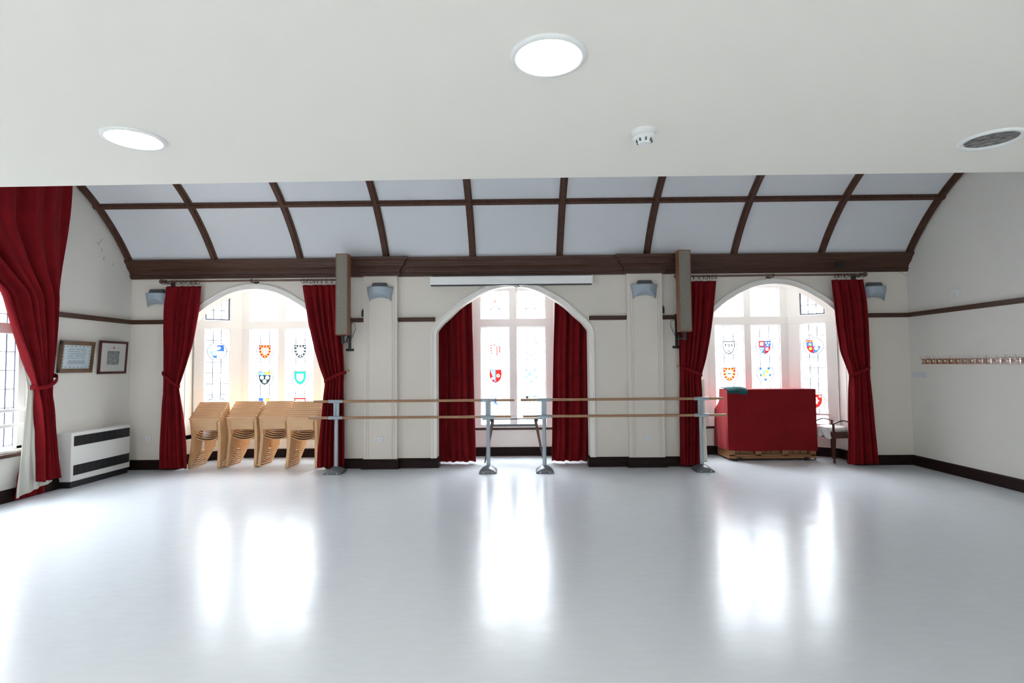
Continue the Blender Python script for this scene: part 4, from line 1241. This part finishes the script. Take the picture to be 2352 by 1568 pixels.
# ------------------------------------------------------------------ small fittings
def socket(label, px, py, yy, n):
    p = at(px, py, yy); w = .073 if n == 2 else .043
    t = thing('wall_socket', label, 'socket', (p.x, yy, p.z), 0, 'white wall sockets')
    b = MB(); b.box(-w, w, -.010, .001, -.043, .043); b.build('plate', 'plastic', t, bevel=.003)
    b = MB()
    for k in range(n):
        cx = (-.037 + .074 * k) if n == 2 else 0
        b.box(cx - .003, cx + .003, -.0115, -.009, .0, .010); b.box(cx - .013, cx - .006, -.0115, -.009, -.016, -.012); b.box(cx + .006, cx + .013, -.0115, -.009, -.016, -.012)
    b.build('socket_holes', 'blackp', t)
    b = MB()
    for k in range(n): cx = (-.012 + .024 * k) if n == 2 else .02; b.box(cx - .007, cx + .007, -.014, -.009, .016, .032)
    b.build('switch', 'plastic', t, bevel=.002)
socket('white socket low on the wall right of the storage heater', 341, 1007, D, 1)
socket('white double socket low on the left pilaster', 870, 1009, D - .08, 2)
socket('white double socket low on the right pilaster', 1488, 1005, D - .08, 2)
p = atx(2198, 674, XR)
t = thing('wall_sensor', 'small white sensor box high on the right wall above the rail', 'sensor', (XR, p.y, p.z))
b = MB(); b.box(-.045, 0, -.055, .055, -.055, .055); b.build('casing', 'plastic', t, bevel=.006); b = MB(); b.box(-.050, -.044, -.03, .03, -.045, .01); b.build('lens', 'paper', t, bevel=.004)
a = atx(2097, 861, XR); c = atx(2128, 861, XR)
b = MB(); b.box(-.002, 0, (c.y - a.y) / 2, (a.y - c.y) / 2, -.045, .045)
o = b.build('paper_note', 'paper'); o.location = (XR, (a.y + c.y) / 2, 1.40); tag(o, 'pale paper note on the right wall below the coat hooks', 'paper note')
for px, py, lb in ((832, 722, 'small dark cable clip at the rail end beside the left pilaster'), (1523, 714, 'small dark cable clip at the rail end beside the right pilaster')):
    x = -2.455 if px < 1000 else 2.295; z = at(px, py, D).z
    b = MB(); b.box(-.018, .018, -.05, 0, -.05, .045); b.tube([(0, -.03, .04), (0, -.03, .075)], .008, 8)
    o = b.build('cable_clip', 'blackp', bevel=.003); o.location = (x, D, z + .01); tag(o, lb, 'cable clip', 'dark clips beside the pilasters')
p = at(1932, 607, 8.60)
t = thing('junction_box', 'small black box on the wooden cornice over the right bay', 'junction box', (p.x, 8.62, p.z))
b = MB(); b.box(-.045, .045, -.03, .05, -.025, .025); b.build('casing', 'black', t, bevel=.004)
b = MB(); b.tube([(.045, .0, -.01), (.25, .02, -.05), (.7, .05, -.075), (.95, .06, -.11), (XR - p.x - .02, .09, -.17)], .0025, 6); b.build('cable', 'blackp', t, smooth=True)
# cracks in the left wall plaster above the rail
for pts, lb in (([(222, 556), (227, 559), (231, 554), (236, 548)], 'forked plaster crack high on the left wall'), ([(233, 570), (235, 576)], 'short plaster crack below the forked one'),
                ([(239, 590), (238, 597)], 'small upright plaster crack in the middle of the left wall group'), ([(260, 604), (259, 611)], 'lowest plaster crack nearest the cornice')):
    W3 = [atx(x, y, XL + .001) for x, y in pts]; b = MB(); b.tube(W3, .0025, 5)
    if len(pts) > 2: b.tube([W3[1], atx(226, 564, XL + .001)], .002, 5)
    o = b.build('plaster_crack', 'upd', loc=W3[0]); tag(o, lb, 'crack', 'plaster cracks on the left wall')

# ------------------------------------------------------------------ ceiling fittings
def downlight(label, x, y, on, r=.130):
    t = thing('downlight', label, 'ceiling light', (x, y, 2.65), 0, 'round recessed ceiling lights')
    b = MB(); b.lathe([(r, 0), (r, -.004), (r - .004, -.009), (r - .015, -.010), (r - .021, -.006), (r - .022, .0)], (0, 0, 0), 48)
    # open ring: rebuild without caps
    b = MB(); rs = []
    for rr, h in [(r, .0), (r, -.004), (r - .004, -.010), (r - .014, -.012), (r - .024, -.008), (r - .029, -.001), (r - .030, .004)]:
        rs.append([(rr * math.cos(2 * PI * k / 48), rr * math.sin(2 * PI * k / 48), h) for k in range(48)])
    b.rings(rs, caps=False); b.build('trim_ring', 'plastic', t, smooth=True, auto=math.radians(50))
    if on:
        b = MB(); b.lathe([(r - .027, -.002), (.04, -.0025), (.001, -.0025)], (0, 0, 0), 40); b.build('diffuser', 'lampon', t, smooth=True)
    else:
        b = MB(); rs = []
        for rr, h in [(r - .022, -.002), (r - .026, .0), (r - .05, .0)]: rs.append([(rr * math.cos(2 * PI * k / 40), rr * math.sin(2 * PI * k / 40), h - .001) for k in range(40)])
        b.lathe([(r - .027, -.003), (.03, -.001), (.001, -.001)], (0, 0, 0), 40); b.build('reflector', 'cavity', t)
downlight('large lit round ceiling light near the middle top', *[v for v in (.113, 1.84)], True)
downlight('lit round ceiling light on the left', -1.745, 2.465, True)
downlight('unlit round ceiling light cut by the right edge', 2.25, 2.60, False)
x, y = .578, 2.46
t = thing('smoke_detector', 'small white smoke detector on the flat ceiling right of middle', 'smoke detector', (x, y, 2.65))
b = MB(); b.lathe([(.056, .0), (.056, -.008), (.050, -.014), (.042, -.024), (.038, -.030)], (0, 0, 0), 32); b.build('base_plate', 'plastic', t, smooth=True)
b = MB(); b.lathe([(.050, -.024), (.052, -.030), (.044, -.036), (.034, -.042), (.027, -.056), (.024, -.060), (.001, -.060)], (0, 0, 0), 32); b.build('sensor_head', 'plastic', t, smooth=True)
b = MB()
for k in range(8):
    a = 2 * PI * k / 8; T = Matrix.Rotation(a, 4, 'Z'); b.box(.029, .037, -.0035, .0035, -.053, -.040, T=T)
b.build('vent_slot', 'upd', t)

# ------------------------------------------------------------------ light
W = bpy.data.worlds.new('world'); S.world = W; W.use_nodes = True
N = W.node_tree.nodes; L = W.node_tree.links
bg = N['Background']; tc = N.new('ShaderNodeTexCoord'); sx = N.new('ShaderNodeSeparateXYZ'); L.new(tc.outputs['Generated'], sx.inputs[0])
mr = N.new('ShaderNodeMapRange'); mr.inputs[1].default_value = 0.25; mr.inputs[2].default_value = .75; mr.inputs[3].default_value = 2.0; mr.inputs[4].default_value = 15.0
L.new(sx.outputs['Z'], mr.inputs[0])
# the sky is brighter on the far side of the building than behind the camera
my = N.new('ShaderNodeMapRange'); my.inputs[1].default_value = -.8; my.inputs[2].default_value = .8; my.inputs[3].default_value = .5; my.inputs[4].default_value = 1.35
L.new(sx.outputs['Y'], my.inputs[0])
mm = N.new('ShaderNodeMath'); mm.operation = 'MULTIPLY'; L.new(mr.outputs[0], mm.inputs[0]); L.new(my.outputs[0], mm.inputs[1]); 
m2 = N.new('ShaderNodeMapRange'); m2.inputs[1].default_value = -.9; m2.inputs[2].default_value = -.2; m2.inputs[3].default_value = .5; m2.inputs[4].default_value = 1.0
L.new(sx.outputs['X'], m2.inputs[0])
m3 = N.new('ShaderNodeMath'); m3.operation = 'MULTIPLY'; L.new(mm.outputs[0], m3.inputs[0]); L.new(m2.outputs[0], m3.inputs[1]); L.new(m3.outputs[0], bg.inputs['Strength'])
bg.inputs['Color'].default_value = (.93, .965, 1.0, 1)

def portal(loc, rot, sx_, sy_):
    l = bpy.data.lights.new('window_portal', 'AREA'); l.shape = 'RECTANGLE'; l.size = sx_; l.size_y = sy_
    o = bpy.data.objects.new('window_portal', l); COL.objects.link(o); o.location = loc; o.rotation_euler = rot
    l.cycles.is_portal = True
for c in BAYS:
    portal((c, 9.96, 1.74), (-PI / 2, 0, 0), 1.5, 2.5)
    portal((c + 1.1, 9.76, 1.74), (-PI / 2, 0, -math.atan2(.43, .615)), .8, 2.5)
    portal((c - 1.1, 9.76, 1.74), (-PI / 2, 0, math.atan2(.43, .615)), .8, 2.5)
portal((XL - .32, 5.34, 2.36), (0, -PI / 2, 0), 3.6, 3.3)
portal((XL - .32, -.9, 1.45), (0, -PI / 2, 0), 1.7, 3.0)
for a, e in HR: portal(((a + e) / 2, YB - .32, 1.5), (PI / 2, 0, 0), 3.4, 2.0)

vs = S.view_settings; vs.view_transform = 'Standard'; vs.look = 'None'; vs.exposure = 1.27; vs.gamma = 1.0; vs.use_curve_mapping = False
